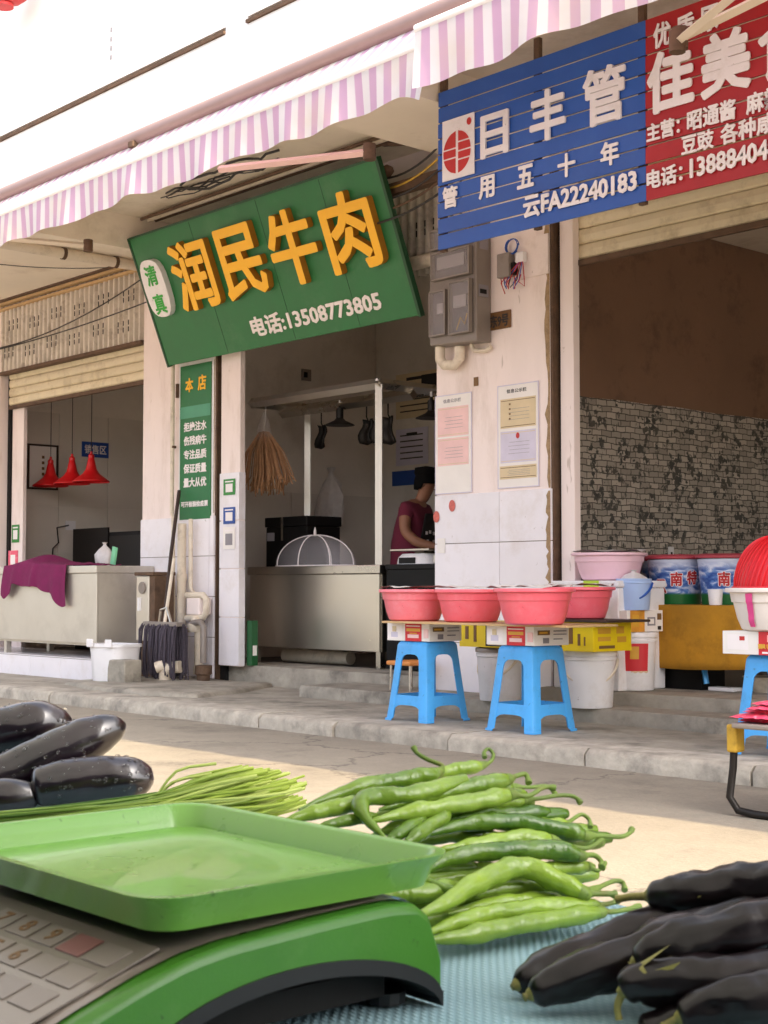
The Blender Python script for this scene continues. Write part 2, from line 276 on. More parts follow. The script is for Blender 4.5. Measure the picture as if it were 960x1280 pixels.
def ribbed_cloth():
    m, n, l, b = graph('blue_ribbed_cloth')
    tc = n.new('ShaderNodeTexCoord'); wv = n.new('ShaderNodeTexWave'); wv.inputs['Scale'].default_value = 75; wv.bands_direction = 'DIAGONAL'; wv.inputs['Distortion'].default_value = .6; l.new(tc.outputs['Object'], wv.inputs['Vector'])
    w2 = n.new('ShaderNodeTexWave'); w2.inputs['Scale'].default_value = 60; w2.bands_direction = 'Y'; l.new(tc.outputs['Object'], w2.inputs['Vector'])
    nz = n.new('ShaderNodeTexNoise'); nz.inputs['Scale'].default_value = 7; nz.inputs['Detail'].default_value = 6; l.new(tc.outputs['Object'], nz.inputs['Vector'])
    mx = n.new('ShaderNodeMix'); mx.data_type = 'RGBA'; mx.inputs[6].default_value = (*lin('#5f8798'), 1); mx.inputs[7].default_value = (*lin('#9dbcc4'), 1)
    a = n.new('ShaderNodeMath'); a.operation = 'MULTIPLY'; l.new(wv.outputs['Fac'], a.inputs[0]); l.new(w2.outputs['Fac'], a.inputs[1])
    a2 = n.new('ShaderNodeMath'); a2.operation = 'MULTIPLY_ADD'; a2.inputs[1].default_value = .5; l.new(a.outputs[0], a2.inputs[0]); l.new(nz.outputs['Fac'], a2.inputs[2])
    l.new(a2.outputs[0], mx.inputs[0]); l.new(mx.outputs[2], b.inputs['Base Color']); b.inputs['Roughness'].default_value = .85
    bp = n.new('ShaderNodeBump'); bp.inputs['Strength'].default_value = .6; bp.inputs['Distance'].default_value = .002; l.new(a.outputs[0], bp.inputs['Height']); l.new(bp.outputs[0], b.inputs['Normal'])
    return m
M['cloth'] = ribbed_cloth()

def pot_mat():
    """printed pot: white-blue mountains over a green band (height in object space)"""
    m, n, l, b = graph('blue_mountain_print')
    tc = n.new('ShaderNodeTexCoord'); sx = n.new('ShaderNodeSeparateXYZ'); l.new(tc.outputs['Object'], sx.inputs[0])
    nz = n.new('ShaderNodeTexNoise'); nz.inputs['Scale'].default_value = 11; nz.inputs['Detail'].default_value = 7; nz.inputs['Distortion'].default_value = 1.2
    mp = n.new('ShaderNodeMapping'); mp.inputs['Scale'].default_value = (1, 1, 2.2); mp.inputs['Rotation'].default_value = (.5, .5, 0); l.new(tc.outputs['Object'], mp.inputs[0]); l.new(mp.outputs[0], nz.inputs['Vector'])
    rp = n.new('ShaderNodeValToRGB'); e = rp.color_ramp.elements; e[0].position = .38; e[0].color = (*lin('#2a4f9a'), 1); e[1].position = .66; e[1].color = (*lin('#d5dcec'), 1)
    e2 = rp.color_ramp.elements.new(.52); e2.color = (*lin('#5f86c4'), 1); l.new(nz.outputs['Fac'], rp.inputs[0])
    ze = n.new('ShaderNodeMapRange'); ze.inputs[1].default_value = .21; ze.inputs[2].default_value = .27; l.new(sx.outputs['Z'], ze.inputs[0])
    m1 = n.new('ShaderNodeMix'); m1.data_type = 'RGBA'; m1.inputs[7].default_value = (*lin('#c9cfe0'), 1); l.new(ze.outputs[0], m1.inputs[0]); l.new(rp.outputs[0], m1.inputs[6])
    zg = n.new('ShaderNodeMapRange'); zg.inputs[1].default_value = .075; zg.inputs[2].default_value = .06; l.new(sx.outputs['Z'], zg.inputs[0])
    m2 = n.new('ShaderNodeMix'); m2.data_type = 'RGBA'; m2.inputs[7].default_value = (*lin('#1f6a34'), 1); l.new(zg.outputs[0], m2.inputs[0]); l.new(m1.outputs[2], m2.inputs[6])
    l.new(m2.outputs[2], b.inputs['Base Color']); b.inputs['Roughness'].default_value = .35; return m
M['pot'] = pot_mat()

def net_mat():
    m, n, l, b = graph('white_mesh_net'); b.inputs['Base Color'].default_value = (.72, .68, .72, 1)
    tp = n.new('ShaderNodeBsdfTransparent'); ms = n.new('ShaderNodeMixShader'); ms.inputs[0].default_value = .2
    l.new(tp.outputs[0], ms.inputs[1]); l.new(b.outputs[0], ms.inputs[2]); l.new(ms.outputs[0], n['Material Output'].inputs['Surface']); return m
M['net'] = net_mat()
def clear_mat():
    m, n, l, b = graph('clear_cover'); b.inputs['Base Color'].default_value = (.75, .7, .7, 1); b.inputs['Roughness'].default_value = .12
    tp = n.new('ShaderNodeBsdfTransparent'); ms = n.new('ShaderNodeMixShader'); ms.inputs[0].default_value = .14
    l.new(tp.outputs[0], ms.inputs[1]); l.new(b.outputs[0], ms.inputs[2]); l.new(ms.outputs[0], n['Material Output'].inputs['Surface']); return m
M['clear'] = clear_mat()
def tarp_mat():
    m, n, l, b = graph('pale_tarpaulin'); b.inputs['Base Color'].default_value = (.45, .47, .48, 1); b.inputs['Roughness'].default_value = .6
    tr = n.new('ShaderNodeBsdfTranslucent'); tr.inputs['Color'].default_value = (.88, .89, .86, 1)
    ms = n.new('ShaderNodeMixShader'); ms.inputs[0].default_value = .24; l.new(b.outputs[0], ms.inputs[1]); l.new(tr.outputs[0], ms.inputs[2])
    l.new(ms.outputs[0], n['Material Output'].inputs['Surface']); return m
M['tarp'] = tarp_mat()

# ------------------------------------------------------------------ geometry helpers
class MB:
    def __init__(s): s.v = []; s.f = []; s.mi = []; s.cur = 0
    def add(s, vs, fs, T=None):
        o = len(s.v); s.v += [tuple(T @ Vector(p)) if T else tuple(p) for p in vs]
        s.f += [tuple(i + o for i in f) for f in fs]; s.mi += [s.cur] * len(fs); return s
    def box(s, x0, x1, y0, y1, z0, z1, T=None):
        return s.add([(x0, y0, z0), (x1, y0, z0), (x1, y1, z0), (x0, y1, z0), (x0, y0, z1), (x1, y0, z1), (x1, y1, z1), (x0, y1, z1)],
                     [(3, 2, 1, 0), (4, 5, 6, 7), (0, 1, 5, 4), (1, 2, 6, 5), (2, 3, 7, 6), (3, 0, 4, 7)], T)
    def prism(s, pts, z0, z1, T=None):
        n = len(pts)
        return s.add([(x, y, z0) for x, y in pts] + [(x, y, z1) for x, y in pts],
                     [tuple(range(n - 1, -1, -1)), tuple(range(n, 2 * n))] + [(i, (i + 1) % n, n + (i + 1) % n, n + i) for i in range(n)], T)
    def tube(s, pts, r, n=8, caps=True, T=None):
        pts = [Vector(p) for p in pts]; k = len(pts)
        rr = r if isinstance(r, (list, tuple)) else [r] * k
        tg = [(pts[min(i + 1, k - 1)] - pts[max(i - 1, 0)]).normalized() for i in range(k)]
        up = Vector((0, 0, 1)) if abs(tg[0].z) < .9 else Vector((1, 0, 0)); nrm = tg[0].cross(up).normalized()
        vs = []; fs = []
        for i in range(k):
            nrm = (nrm - tg[i] * nrm.dot(tg[i])).normalized(); bi = tg[i].cross(nrm)
            for j in range(n):
                a = 2 * math.pi * j / n; vs.append(pts[i] + (nrm * math.cos(a) + bi * math.sin(a)) * rr[i])
        for i in range(k - 1):
            for j in range(n): fs.append((i * n + j, i * n + (j + 1) % n, (i + 1) * n + (j + 1) % n, (i + 1) * n + j))
        if caps: fs.append(tuple(range(n - 1, -1, -1))); fs.append(tuple((k - 1) * n + j for j in range(n)))
        return s.add(vs, fs, T)
    def lathe(s, prof, n=24, T=None, close=False):
        vs = []; fs = []; k = len(prof)
        for r, z in prof:
            for j in range(n): a = 2 * math.pi * j / n; vs.append((r * math.cos(a), r * math.sin(a), z))
        for i in range(k - 1):
            for j in range(n): fs.append((i * n + j, i * n + (j + 1) % n, (i + 1) * n + (j + 1) % n, (i + 1) * n + j))
        if close: fs.append(tuple(range(n - 1, -1, -1))); fs.append(tuple((k - 1) * n + j for j in range(n)))
        return s.add(vs, fs, T)
    def grid(s, fn, nu, nv, T=None):
        vs = [fn(i / nu, j / nv) for j in range(nv + 1) for i in range(nu + 1)]; w = nu + 1
        return s.add(vs, [(j * w + i, j * w + i + 1, (j + 1) * w + i + 1, (j + 1) * w + i) for j in range(nv) for i in range(nu)], T)
    def poly(s, pts, T=None): return s.add(pts, [tuple(range(len(pts)))], T)
    def mesh(s, name, mats, smooth=None):
        me = bpy.data.meshes.new(name); me.from_pydata(s.v, [], s.f)
        for m in (mats if isinstance(mats, (list, tuple)) else [mats]): me.materials.append(M[m] if isinstance(m, str) else m)
        if any(s.mi): me.polygons.foreach_set('material_index', s.mi)
        me.update()
        if smooth is not None:
            me.shade_smooth(); me.set_sharp_from_angle(angle=R(smooth))
        return me
    def build(s, name, mats, parent=None, smooth=None, bevel=0, solid=0, sub=0, loc=None, T=None):
        o = bpy.data.objects.new(name, s.mesh(name, mats, smooth)); COL.objects.link(o)
        if parent: o.parent = parent
        if T is not None: o.matrix_local = T
        if loc is not None: o.location = loc
        if solid: md = o.modifiers.new('solid', 'SOLIDIFY'); md.thickness = solid; md.offset = -1
        if sub: md = o.modifiers.new('sub', 'SUBSURF'); md.levels = md.render_levels = sub
        if bevel:
            md = o.modifiers.new('bevel', 'BEVEL'); md.width = bevel; md.segments = 2; md.limit_method = 'ANGLE'; md.angle_limit = R(40)
        return o
def rbox(x0, x1, y0, y1, z0, z1): return MB().box(x0, x1, y0, y1, z0, z1)
def part(name, m, parent, x0, x1, y0, y1, z0, z1, bevel=0, T=None): return rbox(x0, x1, y0, y1, z0, z1).build(name, m, parent, bevel=bevel, T=T)
def tag(o, label, cat, group=None, kind=None):
    o['label'] = label; o['category'] = cat
    if group: o['group'] = group
    if kind: o['kind'] = kind
    return o
def struct(o): o['kind'] = 'structure'; return o
def thing(name, label, cat, loc=(0, 0, 0), rz=0, group=None, T=None):
    o = bpy.data.objects.new(name, None); COL.objects.link(o); o.empty_display_size = .1
    if T is not None: o.matrix_world = T
    else: o.location = loc; o.rotation_euler = (0, 0, rz)
    return tag(o, label, cat, group)
def copy_tree(o, parent=None):
    c = o.copy(); COL.objects.link(c); c.parent = parent
    for ch in [x for x in bpy.data.objects if x.parent == o]: copy_tree(ch, c)
    return c
def rot(axis, deg): return Matrix.Rotation(R(deg), 4, axis)
def tr(x, y, z): return Matrix.Translation((x, y, z))
def facade_frame(x, y, z, lean=0):
    """sign frame: local x = along facade, y = up, z = out towards the street; lean tips the top outwards"""
    return tr(x, y, z) @ rot('X', 90 + lean)
TXT = {}
def text_raw(s, bold):
    """glyph outlines as mesh; weight is added by overlaying slightly shifted copies (each a hair lower than the last)"""
    if (s, bold) in TXT: return TXT[(s, bold)]
    c = bpy.data.curves.new('t', 'FONT'); c.body = s; c.offset = .004; c.resolution_u = 2; c.extrude = .5
    o = bpy.data.objects.new('t', c); me = o.to_mesh()
    v0 = [tuple(v.co) for v in me.vertices]; f0 = [tuple(p.vertices) for p in me.polygons]
    o.to_mesh_clear(); bpy.data.objects.remove(o); bpy.data.curves.remove(c)
    vs, fs = [], []; k = 8 if bold >= .02 else 4
    for i in range(k):
        a = 2 * math.pi * i / k; o_ = len(vs)
        vs += [(x + bold * math.cos(a), y + bold * math.sin(a), z * (1 - .012 * i)) for x, y, z in v0]; fs += [tuple(j + o_ for j in f) for f in f0]
    TXT[(s, bold)] = (vs, fs); return vs, fs
def text(s, x0, x1, y0, y1, mats, parent, z=0, depth=.003, bold=.02, name='lettering', T=None, side=None):
    """lettering fitted into a rectangle of the parent's local xy plane, standing proud from z to z+depth"""
    vs, fs = text_raw(s, bold)
    xs = [v[0] for v in vs]; ys = [v[1] for v in vs]; a, b, c, d = min(xs), max(xs), min(ys), max(ys)
    q = MB(); q.add([(x0 + (v[0] - a) / (b - a) * (x1 - x0), y0 + (v[1] - c) / (d - c) * (y1 - y0), z + (v[2] + .5) * depth) for v in vs], fs)
    me = q.mesh(name, [mats, side] if side else mats)
    if side:
        for p in me.polygons: p.material_index = 0 if p.normal.z > .7 else 1
    o = bpy.data.objects.new(name, me); COL.objects.link(o); o.parent = parent
    if T is not None: o.matrix_local = T
    return o

# ================================================================== ground
def rough_edge(x, amp, s): return amp * (noise.noise(Vector((x * s, 3.1, 0))) + .5 * noise.noise(Vector((x * s * 3.7, 9.2, 0))))
road = struct(MB().poly([(-150, -150, ROAD), (150, -150, ROAD), (150, 150, ROAD), (-150, 150, ROAD)]).build('road', 'road'))
XL, XR = -19.0, 5.0
def slab(x0, x1, fr, back, z0, z1, dx=.06, amp=.01, s=2.5):
    """concrete slab with an uneven worn front edge"""
    q = MB(); n = int((x1 - x0) / dx); rows = []
    for i in range(n + 1):
        x = x0 + (x1 - x0) * i / n; e = rough_edge(x, amp, s); e2 = rough_edge(x + 40, amp * .6, s * 2)
        rows.append([(x, fr + e * .6, z0), (x, fr + e, z1 - .02), (x, fr + .012 + e + e2, z1 + e2 * .3), (x, fr + .06, z1 + rough_edge(x + 7, .003, 1)), (x, back, z1)])
    vs = [p for r in rows for p in r]; fs = [(i * 5 + j, (i + 1) * 5 + j, (i + 1) * 5 + j + 1, i * 5 + j + 1) for i in range(n) for j in range(4)]
    q.add(vs, fs); q.poly([rows[0][j] for j in (0, 1, 2, 3, 4)] + [(x0, back, z0)]); q.poly([(x1, back, z0)] + [rows[-1][j] for j in (4, 3, 2, 1, 0)])
    return q
pav = struct(MB().poly([(XL, 5.78, PAV - .003), (XR, 5.78, PAV - .003), (XR, 7.4, PAV - .003), (XL, 7.4, PAV - .003)]).build('pavement', 'conc'))
x = XL; rk = random.Random(3)
while x < XR:
    w = rk.choice((.48, .72, .95, .95, 1.1)); dz = rk.uniform(-.006, .004); dy = rk.uniform(-.012, .008)
    q = MB(); n = 22; rows = []
    for i in range(n + 1):
        t = x + .006 + (w - .012) * i / n; e = rough_edge(t, .013, 3.0) + rough_edge(t + 11, .006, 14); e2 = rough_edge(t + 30, .009, 4) + rough_edge(t + 5, .006, 17)
        ch = .02 if 0 < i < n else .03
        rows.append([(t, 5.5 + e, ROAD - .05), (t, 5.5 + e, PAV - ch + e2), (t, 5.5 + ch + e, PAV + e2 * .4), (t, 5.8, PAV)])
    q.add([p for r in rows for p in r], [(i * 4 + j, (i + 1) * 4 + j, (i + 1) * 4 + j + 1, i * 4 + j + 1) for i in range(n) for j in range(3)])
    q.poly([rows[0][j] for j in range(4)] + [(rows[0][0][0], 5.8, ROAD - .05)]); q.poly([(rows[-1][0][0], 5.8, ROAD - .05)] + [rows[-1][j] for j in (3, 2, 1, 0)])
    q.build('kerb_stone', 'kerb', pav, smooth=50, loc=(0, dy, dz)); x += w
step1 = struct(slab(-8.35, XR, 6.6, 7.3, PAV - .02, LOW, amp=.014).build('low_step', 'conc', smooth=50))
step2 = struct(slab(-9.98, -7.40, 7.13, 7.6, PAV - .02, FLR + .008, amp=.012).build('door_step', 'conc', smooth=50))
step3 = struct(slab(-6.33, XR, 6.92, 7.6, PAV - .02, FLR + .01, amp=.016).build('shop_step', 'conc', smooth=50))
# broken concrete patch round the pipes, in front of the left pillar
q = MB(); pts = [(-10.62, 6.02), (-10.0, 5.86), (-9.3, 5.82), (-8.75, 6.0), (-8.95, 6.55), (-9.35, 7.1), (-10.9, 7.06), (-10.75, 6.5)]
cx, cyy = -9.8, 6.5; ring = []
for i, (a, b) in enumerate(pts):
    c, d = pts[(i + 1) % len(pts)]
    for k in range(5):
        t = k / 5; X_, Y_ = a + (c - a) * t, b + (d - b) * t; w_ = 1 + .05 * noise.noise(Vector((X_ * 4, Y_ * 4, 1)))
        ring.append((cx + (X_ - cx) * w_, cyy + (Y_ - cyy) * w_))
nr = len(ring); vs = []
for sc_, z_ in ((1, PAV - .01), (.985, PAV + .018), (.93, PAV + .032), (.5, PAV + .036)):
    vs += [(cx + (a - cx) * sc_, cyy + (b - cyy) * sc_, z_ + .012 * noise.noise(Vector((a * 3, b * 3, sc_)))) for a, b in ring]
q.add(vs, [(k * nr + i, k * nr + (i + 1) % nr, (k + 1) * nr + (i + 1) % nr, (k + 1) * nr + i) for k in range(3) for i in range(nr)] + [tuple(3 * nr + i for i in range(nr))])
struct(q.build('concrete_patch', 'conc', smooth=60))

# ================================================================== building
bld = thing('shop_building', 'cream shop row with tiled pillars, deep white canopy fascia and three open shopfronts', 'building', (0, 0, 0))
SOF = 3.12
# canopy and fascia
def fascia():
    q = MB(); q.box(XL, XR, 5.05, 5.30, 2.86, 3.30); q.box(XL, XR, 5.05, 5.30, 3.345, 6.2)
    q.box(XL, XR, 5.12, 5.30, 3.30, 3.345); q.box(-7.12, -6.90, 5.052, 5.12, 3.30, 3.345); return q
fas = fascia().build('fascia', 'fascia', bld)
for x0, x1 in ((XL, -7.12), (-6.90, XR)): part('drip_ledge', 'rust', fas, x0, x1, 5.035, 5.118, 3.303, 3.322)
for i in range(4): part('weep_slot', 'greyink', fas, -8.428, -8.410, 5.046, 5.06, 3.50 + i * .062, 3.53 + i * .062)
part('canopy_soffit', 'soffit', bld, XL, XR, 5.30, 11.2, SOF, 6.2)
part('left_soffit', 'soffit', bld, XL, -11.25, 5.302, 7.2, 2.90, SOF + .01)
part('beam', 'soffit', bld, -11.25, -10.6, 5.302, 7.2, 2.84, SOF + .01)
part('beam', 'soffit', bld, -7.07, -6.3, 5.302, 7.2, 2.90, SOF + .01)
part('header_wall', 'wall_in', bld, -10.6, -7.07, 7.12, 7.22, 2.62, SOF + .01)
part('header_wall', 'wall_in', bld, -6.33, XR, 7.22, 7.32, 2.55, SOF + .01)
part('header_wall', 'wall_in', bld, XL, -11.1, 7.2, 7.3, 2.05, SOF + .01)
# pillars with tiles
def pillar(x0, x1, back, cols, toprow, label=None):
    p = part('pillar', 'wall', bld, x0, x1, FAC, back, PAV - .02, SOF + .02, bevel=.006)
    part('grout', 'grout', p, x0 - .004, x1 + .004, FAC - .004, back - .02, PAV, toprow - .004)
    z = toprow; r = 0
    while z > PAV:
        zb = max(z - .335, PAV - .01)
        for i in range(len(cols) - 1):
            part('tile', 'tile', p, cols[i] + .0025, cols[i + 1] - .0025, FAC - .012 - random.uniform(0, .0015), FAC + .02, zb + .0025, z - .0025, bevel=.002)
        # return face towards +X
        part('tile', 'tile', p, x1 - .02, x1 + .010, FAC - .008, FAC + .17, zb + .0025, z - .0025, bevel=.002)
        z -= .335
    return p
p1 = pillar(-11.16, -10.06, 7.30, (-11.168, -10.60, -10.115, -10.052), .60)
p2 = pillar(-7.40, -6.345, 7.32, (-7.408, -6.79, -6.337), .637)
rpe = random.Random(12)
for x_, y_, z0_, z1_ in ((-6.358, FAC, .64, 2.4), (-10.075, FAC, .62, 1.9), (-6.35, FAC - .012, -.1, .62)):
    q = MB(); n_ = 26; L_ = []; R_ = []
    for k in range(n_ + 1):
        z_ = z0_ + (z1_ - z0_) * k / n_; L_.append((x_ - max(.002, rpe.gauss(.012, .011)), z_)); R_.append((x_ + .012, z_))
    q.prism([(a, b) for a, b in R_ + L_[::-1]], 0, .0025, T=tr(0, y_ - .0005, 0) @ rot('X', 90)); q.build('bare_plaster', mat('bare_plaster', '#a58a68', .9, var=.4, scale=30, bump=.5), bld)
# jambs and shutter guides
part('guide_gap', 'void', bld, -10.06, -9.955, 7.10, 7.16, PAV, 2.7)
jm = part('jamb', 'wall', bld, -9.955, -9.69, 7.04, 7.09, FLR, 2.7, bevel=.004)
for i in range(4): part('tile', 'tile', jm, -9.958, -9.687, 7.03, 7.094, FLR + .005 + i * .392, FLR + (i + 1) * .392 - .002, bevel=.002)
part('guide_gap', 'void', bld, -6.337, -6.302, 7.12, 7.18, FLR, 2.6)
part('jamb', 'wall', bld, -6.302, -6.19, 7.10, 7.16, FLR, 2.6, bevel=.004)
part('edge_trim', 'rust', bld, -6.345, -6.325, 7.055, 7.13, PAV, 2.7)
part('edge_trim', 'rust', bld, -10.062, -10.035, 7.055, 7.12, PAV, 2.7)
part('jamb', 'wall', bld, -13.80, -13.56, 7.16, 7.20, PAV, 2.2, bevel=.004)
part('guide_gap', 'void', bld, -13.86, -13.80, 7.14, 7.2, PAV, 2.2)
part('side_wall', 'wall', bld, XL, -13.86, 7.05, 7.25, PAV - .02, SOF)
# interiors
part('interior_floor', 'floor_in', bld, XL, XR, 7.30, 11.2, FLR - .15, FLR)
part('back_wall', 'wall_in', bld, XL, XR, 11.0, 11.2, FLR, SOF)
part('back_wall', 'wall_in', bld, -10.85, -6.98, 9.52, 9.66, FLR, SOF)
lw = part('partition_wall', 'wall_in', bld, -11.0, -10.87, 7.4, 11.0, FLR, SOF)
pw2 = part('partition_wall', 'brown', bld, -7.02, -6.915, 7.32, 11.0, FLR, SOF)
lfw = part('partition_wall', 'wall_in', bld, -14.4, -14.12, 7.25, 11.0, FLR, SOF)
part('side_wall', 'wall_in', bld, 1.6, 1.8, 7.25, 11.0, FLR, SOF)
part('inner_ceiling', 'soffit', bld, -6.9, 1.6, 7.35, 10.98, 2.735, 2.82)
# tiles on the left shop's far wall and the middle shop's far wall
for j in range(5):
    for i in range(6):
        part('tile', 'tile_in', lfw, -14.125, -14.108, 7.27 + i * .6, 7.27 + (i + 1) * .6 - .006, FLR + .002 + j * .5, FLR + (j + 1) * .5 - .004)
for j in range(2):
    for i in range(4):
        part('tile', 'tile_in', lw, -10.875, -10.858, 7.42 + i * .53, 7.42 + (i + 1) * .53 - .006, FLR + .002 + j * .76, FLR + (j + 1) * .76 - .004)
# printed wallpaper on the right shop's side wall, slightly uneven top edge
q = MB(); q.grid(lambda u, v: (-6.911 + .002 * noise.noise(Vector((u * 9, v * 3, 0))), 7.32 + u * 3.6, FLR + v * (2.0 + .012 * noise.noise(Vector((u * 7, 0, 0))))), 40, 6)
wp = q.build('brick_wallpaper', 'wallpaper', smooth=60); tag(wp, 'grey brick-print wallpaper with dark ivy leaves lining the right shop wall', 'wallpaper')

# ================================================================== roller shutters
def shutter(label, x0, x1, y, zb, n, pitch):
    t = thing('roller_shutter', label, 'shutter', (0, 0, 0))
    for i in range(n):
        z0 = zb + i * pitch; q = MB()
        prof = [(0, .0), (-.010, .012), (-.014, pitch * .5), (-.010, pitch - .014), (0, pitch - .004), (.006, pitch - .004), (.006, 0)]
        q.add([(x, y + a, z0 + b) for x in (x0, x1) for a, b in prof], [tuple(range(7))[::-1], tuple(range(7, 14))] + [(k, (k + 1) % 7, 7 + (k + 1) % 7, 7 + k) for k in range(7)])
        q.build('slat', 'shutter', t)
    part('bottom_rail', 'rust', t, x0, x1, y - .02, y + .02, zb - .04, zb - .003, bevel=.004)
    return t
shutter('half-raised cream roller shutter above the left shop with the purple towel', -13.80, -11.17, 7.13, 1.86, 4, .088)
shutter('raised cream roller shutter behind the blue and red slat sign', -6.26, 1.6, 7.17, 2.10, 6, .10)

# corrugated panel above the left shutter, with punched slots
cp = thing('corrugated_panel', 'weathered corrugated metal panel with punched slots above the left shutter', 'panel', (0, 0, 0))
def corr(x0, x1, y, z0, z1, pitch=.087, amp=.03):
    q = MB(); n = int((x1 - x0) / pitch * 12)
    w_ = lambda t: max(-1, min(1, 1.9 * math.cos(2 * math.pi * t / pitch)))
    q.grid(lambda u, v: (x0 + u * (x1 - x0), y + amp * w_(u * (x1 - x0)), z0 + v * (z1 - z0)), n, 1); return q
corr(-13.86, -11.165, 7.06, 2.19, 2.87).build('sheet', 'corr', cp, smooth=60)
part('rail', 'rust', cp, -13.86, -11.165, 7.02, 7.10, 2.165, 2.195)
for gx in range(6):
    for row in (0, 1):
        for k in range(3):
            X_ = -13.86 + .0435 + .087 + gx * .435 + k * .087 + (.087 if row else 0); z_ = 2.33 + row * .27 - .03 * (gx % 2)
            for h in (0, .06): part('slot', 'void', cp, X_ - .005, X_ + .005, 7.0255, 7.031, z_ + h, z_ + h + .045)
for i, (z_, y_) in enumerate(((2.875, 7.0), (2.90, 6.95), (2.83, 7.03))):
    tag(part('ceiling_trim', 'rust' if i == 1 else 'wood', None, -13.9, -11.17, y_ - .03, y_ + .02, z_ - .012, z_ + .012), ('upper thin brown', 'middle rusty', 'lower thin brown')[(0, 1, 2)[i]] + ' trim strip under the canopy at far left', 'trim', 'trim strips over the corrugated panel')
# second corrugated scrap behind the green sign's right end
c2 = thing('corrugated_panel', 'grey corrugated sheet piece behind right end of the green sign', 'panel', (0, 0, 0))
corr(-7.98, -7.07, 7.08, 2.2, 2.86).build('sheet', 'corr', c2, smooth=60)
for k in range(4):
    for h in (0, .06): part('slot', 'void', c2, -7.60 + k * .087 - .005, -7.60 + k * .087 + .005, 7.046, 7.0515, 2.48 + h, 2.525 + h)

# ================================================================== awnings
def awning(label, x0, x1, yf, zt, zb, yt, ztube, arms, flare):
    t = thing('striped_awning', label, 'awning', (0, 0, 0), group='pink and white striped awnings'); 
    q = MB(); L = x1 - x0; n = int(L / .06)
    q.grid(lambda u, v: (x0 + u * L, yf + (yt - yf) * v, zt + (ztube - .03 - zt) * v - .045 * math.sin(math.pi * v) + .006 * noise.noise(Vector((u * L * 3, v * 2, 2)))), n, 6)
    q.build('canopy_fabric', 'stripe', t, smooth=60)
    q = MB()
    def val(u, v):
        x = x0 + u * L; dn = 1 - v
        e = max(0, (x - (x1 - .22)) / .22) * flare
        y = yf - .012 - dn * (.012 * math.sin(x * 7.5) + .010 * math.sin(x * 17 + 1)) - e * dn * .05
        return (x, y, zt - dn * (zt - zb + .012 * math.sin(x * 5.3) + .008 * math.sin(x * 13)) - e * dn * .07)
    q.grid(val, int(L / .03), 6); q.build('valance', 'stripe', t, smooth=60)
    MB().tube([(x0, yf, zt + .012), (x1, yf, zt + .012)], .022, 10).build('front_bar', 'white', t, smooth=40)
    MB().tube([(x0, yt, ztube), (x1, yt, ztube)], .0505, 16).build('roller_tube', 'tubepaint', t, smooth=40)
    for bx in arms[1]: MB().box(bx - .03, bx + .03, yt - .06, 5.048, ztube - .07, ztube - .03).build('tube_bracket', 'rust', t, bevel=.006)
    for pts, m in arms[0]:
        MB().tube(pts, .022, 4).build('folding_arm', m, t)
        MB().tube([Vector(pts[-1]) + Vector((0, 0, -.045)), Vector(pts[-1]) + Vector((0, 0, .045))], .036, 10).build('elbow_joint', 'rust', t, smooth=40)
    return t
a1 = G(290, 208, 2.42); a2 = G(462, 190, 2.42)
aw1 = awning('long left striped awning above the green sign', -16.0, -4.81, 4.56, 2.475, 2.265, 5.0, 2.865,
       ([([(a1.x - .1, a1.y - .02, 2.42), (a2.x, a2.y, 2.42)], 'pinkarm'), ([(-10.6, 5.0, 2.72), (-9.9, 5.75, 2.62)], 'creamarm')], (-8.0, -12.0)), 1.0)
b1 = G(850, 48, 2.32)
aw2 = awning('right striped awning in front of the blue and red slat sign', -4.74, 1.5, 4.40, 2.47, 2.215, 5.0, 2.90,
       ([([(-2.2, 4.98, 2.50), (b1.x, b1.y, 2.32)], 'creamarm'), ([(-2.6, 4.55, 2.42), (b1.x, b1.y - .02, 2.30)], 'creamarm')], (-3.0,)), -.6)

# ================================================================== green main sign
gx0, gx1 = -10.58, -7.44; GL = gx1 - gx0; lean = 21.5; GH = 1.10
Tg = facade_frame(gx0, 6.93, 1.885, lean)
gs = thing('shop_sign', 'large green shop sign with raised orange characters, tilted over the middle shop', 'sign', T=Tg)
q = MB(); q.box(0, GL, 0, GH, -.035, 0); q.build('panel', 'green', gs, bevel=.006)
for x_ in (GL * .28, GL * .56, GL * .80): part('panel_seam', 'green_dark', gs, x_ - .002, x_ + .002, .01, GH - .01, -.001, .0015)
for nm, bx in (('frame_strip', (-.012, .012, -.01, GH + .01)), ('frame_strip', (GL - .012, GL + .014, -.01, GH + .01)), ('frame_strip', (.012, GL - .012, GH - .005, GH + .012))):
    part(nm, 'green_dark', gs, bx[0], bx[1], bx[2], bx[3], -.037, .005)
for i, ch in enumerate('润民牛肉'):
    x_ = .53 + i * .645; text(ch, x_, x_ + .54, .40, .96, 'orange', gs, .002, .055, .022, 'raised_character', side='orange_side')
text('电话:13508773805', 1.27, 2.80, .085, .245, 'white', gs, .002, .004, .028)
pl = MB(); n = 22; pts = [(.235 + .155 * math.copysign(abs(math.cos(a)) ** .8, math.cos(a)), .655 + .255 * math.copysign(abs(math.sin(a)) ** .7, math.sin(a)) * (1 + .06 * math.cos(2 * a + .6))) for a in [2 * math.pi * k / n for k in range(n)]]
plaque = pl.prism(pts, .001, .05).build('oval_plaque', 'whitep', gs)
for i, ch in enumerate('清真'): text(ch, .155, .315, .68 - i * .24, .85 - i * .24, mat('green_print', '#2fa83a', .5), plaque, .051, .004, .02)
for x_ in (.7, 2.4): MB().tube([(x_, GH - .1, -.036), (x_, GH - .1, -.45)], .018, 8).build('bracket', 'rust', gs, smooth=40)

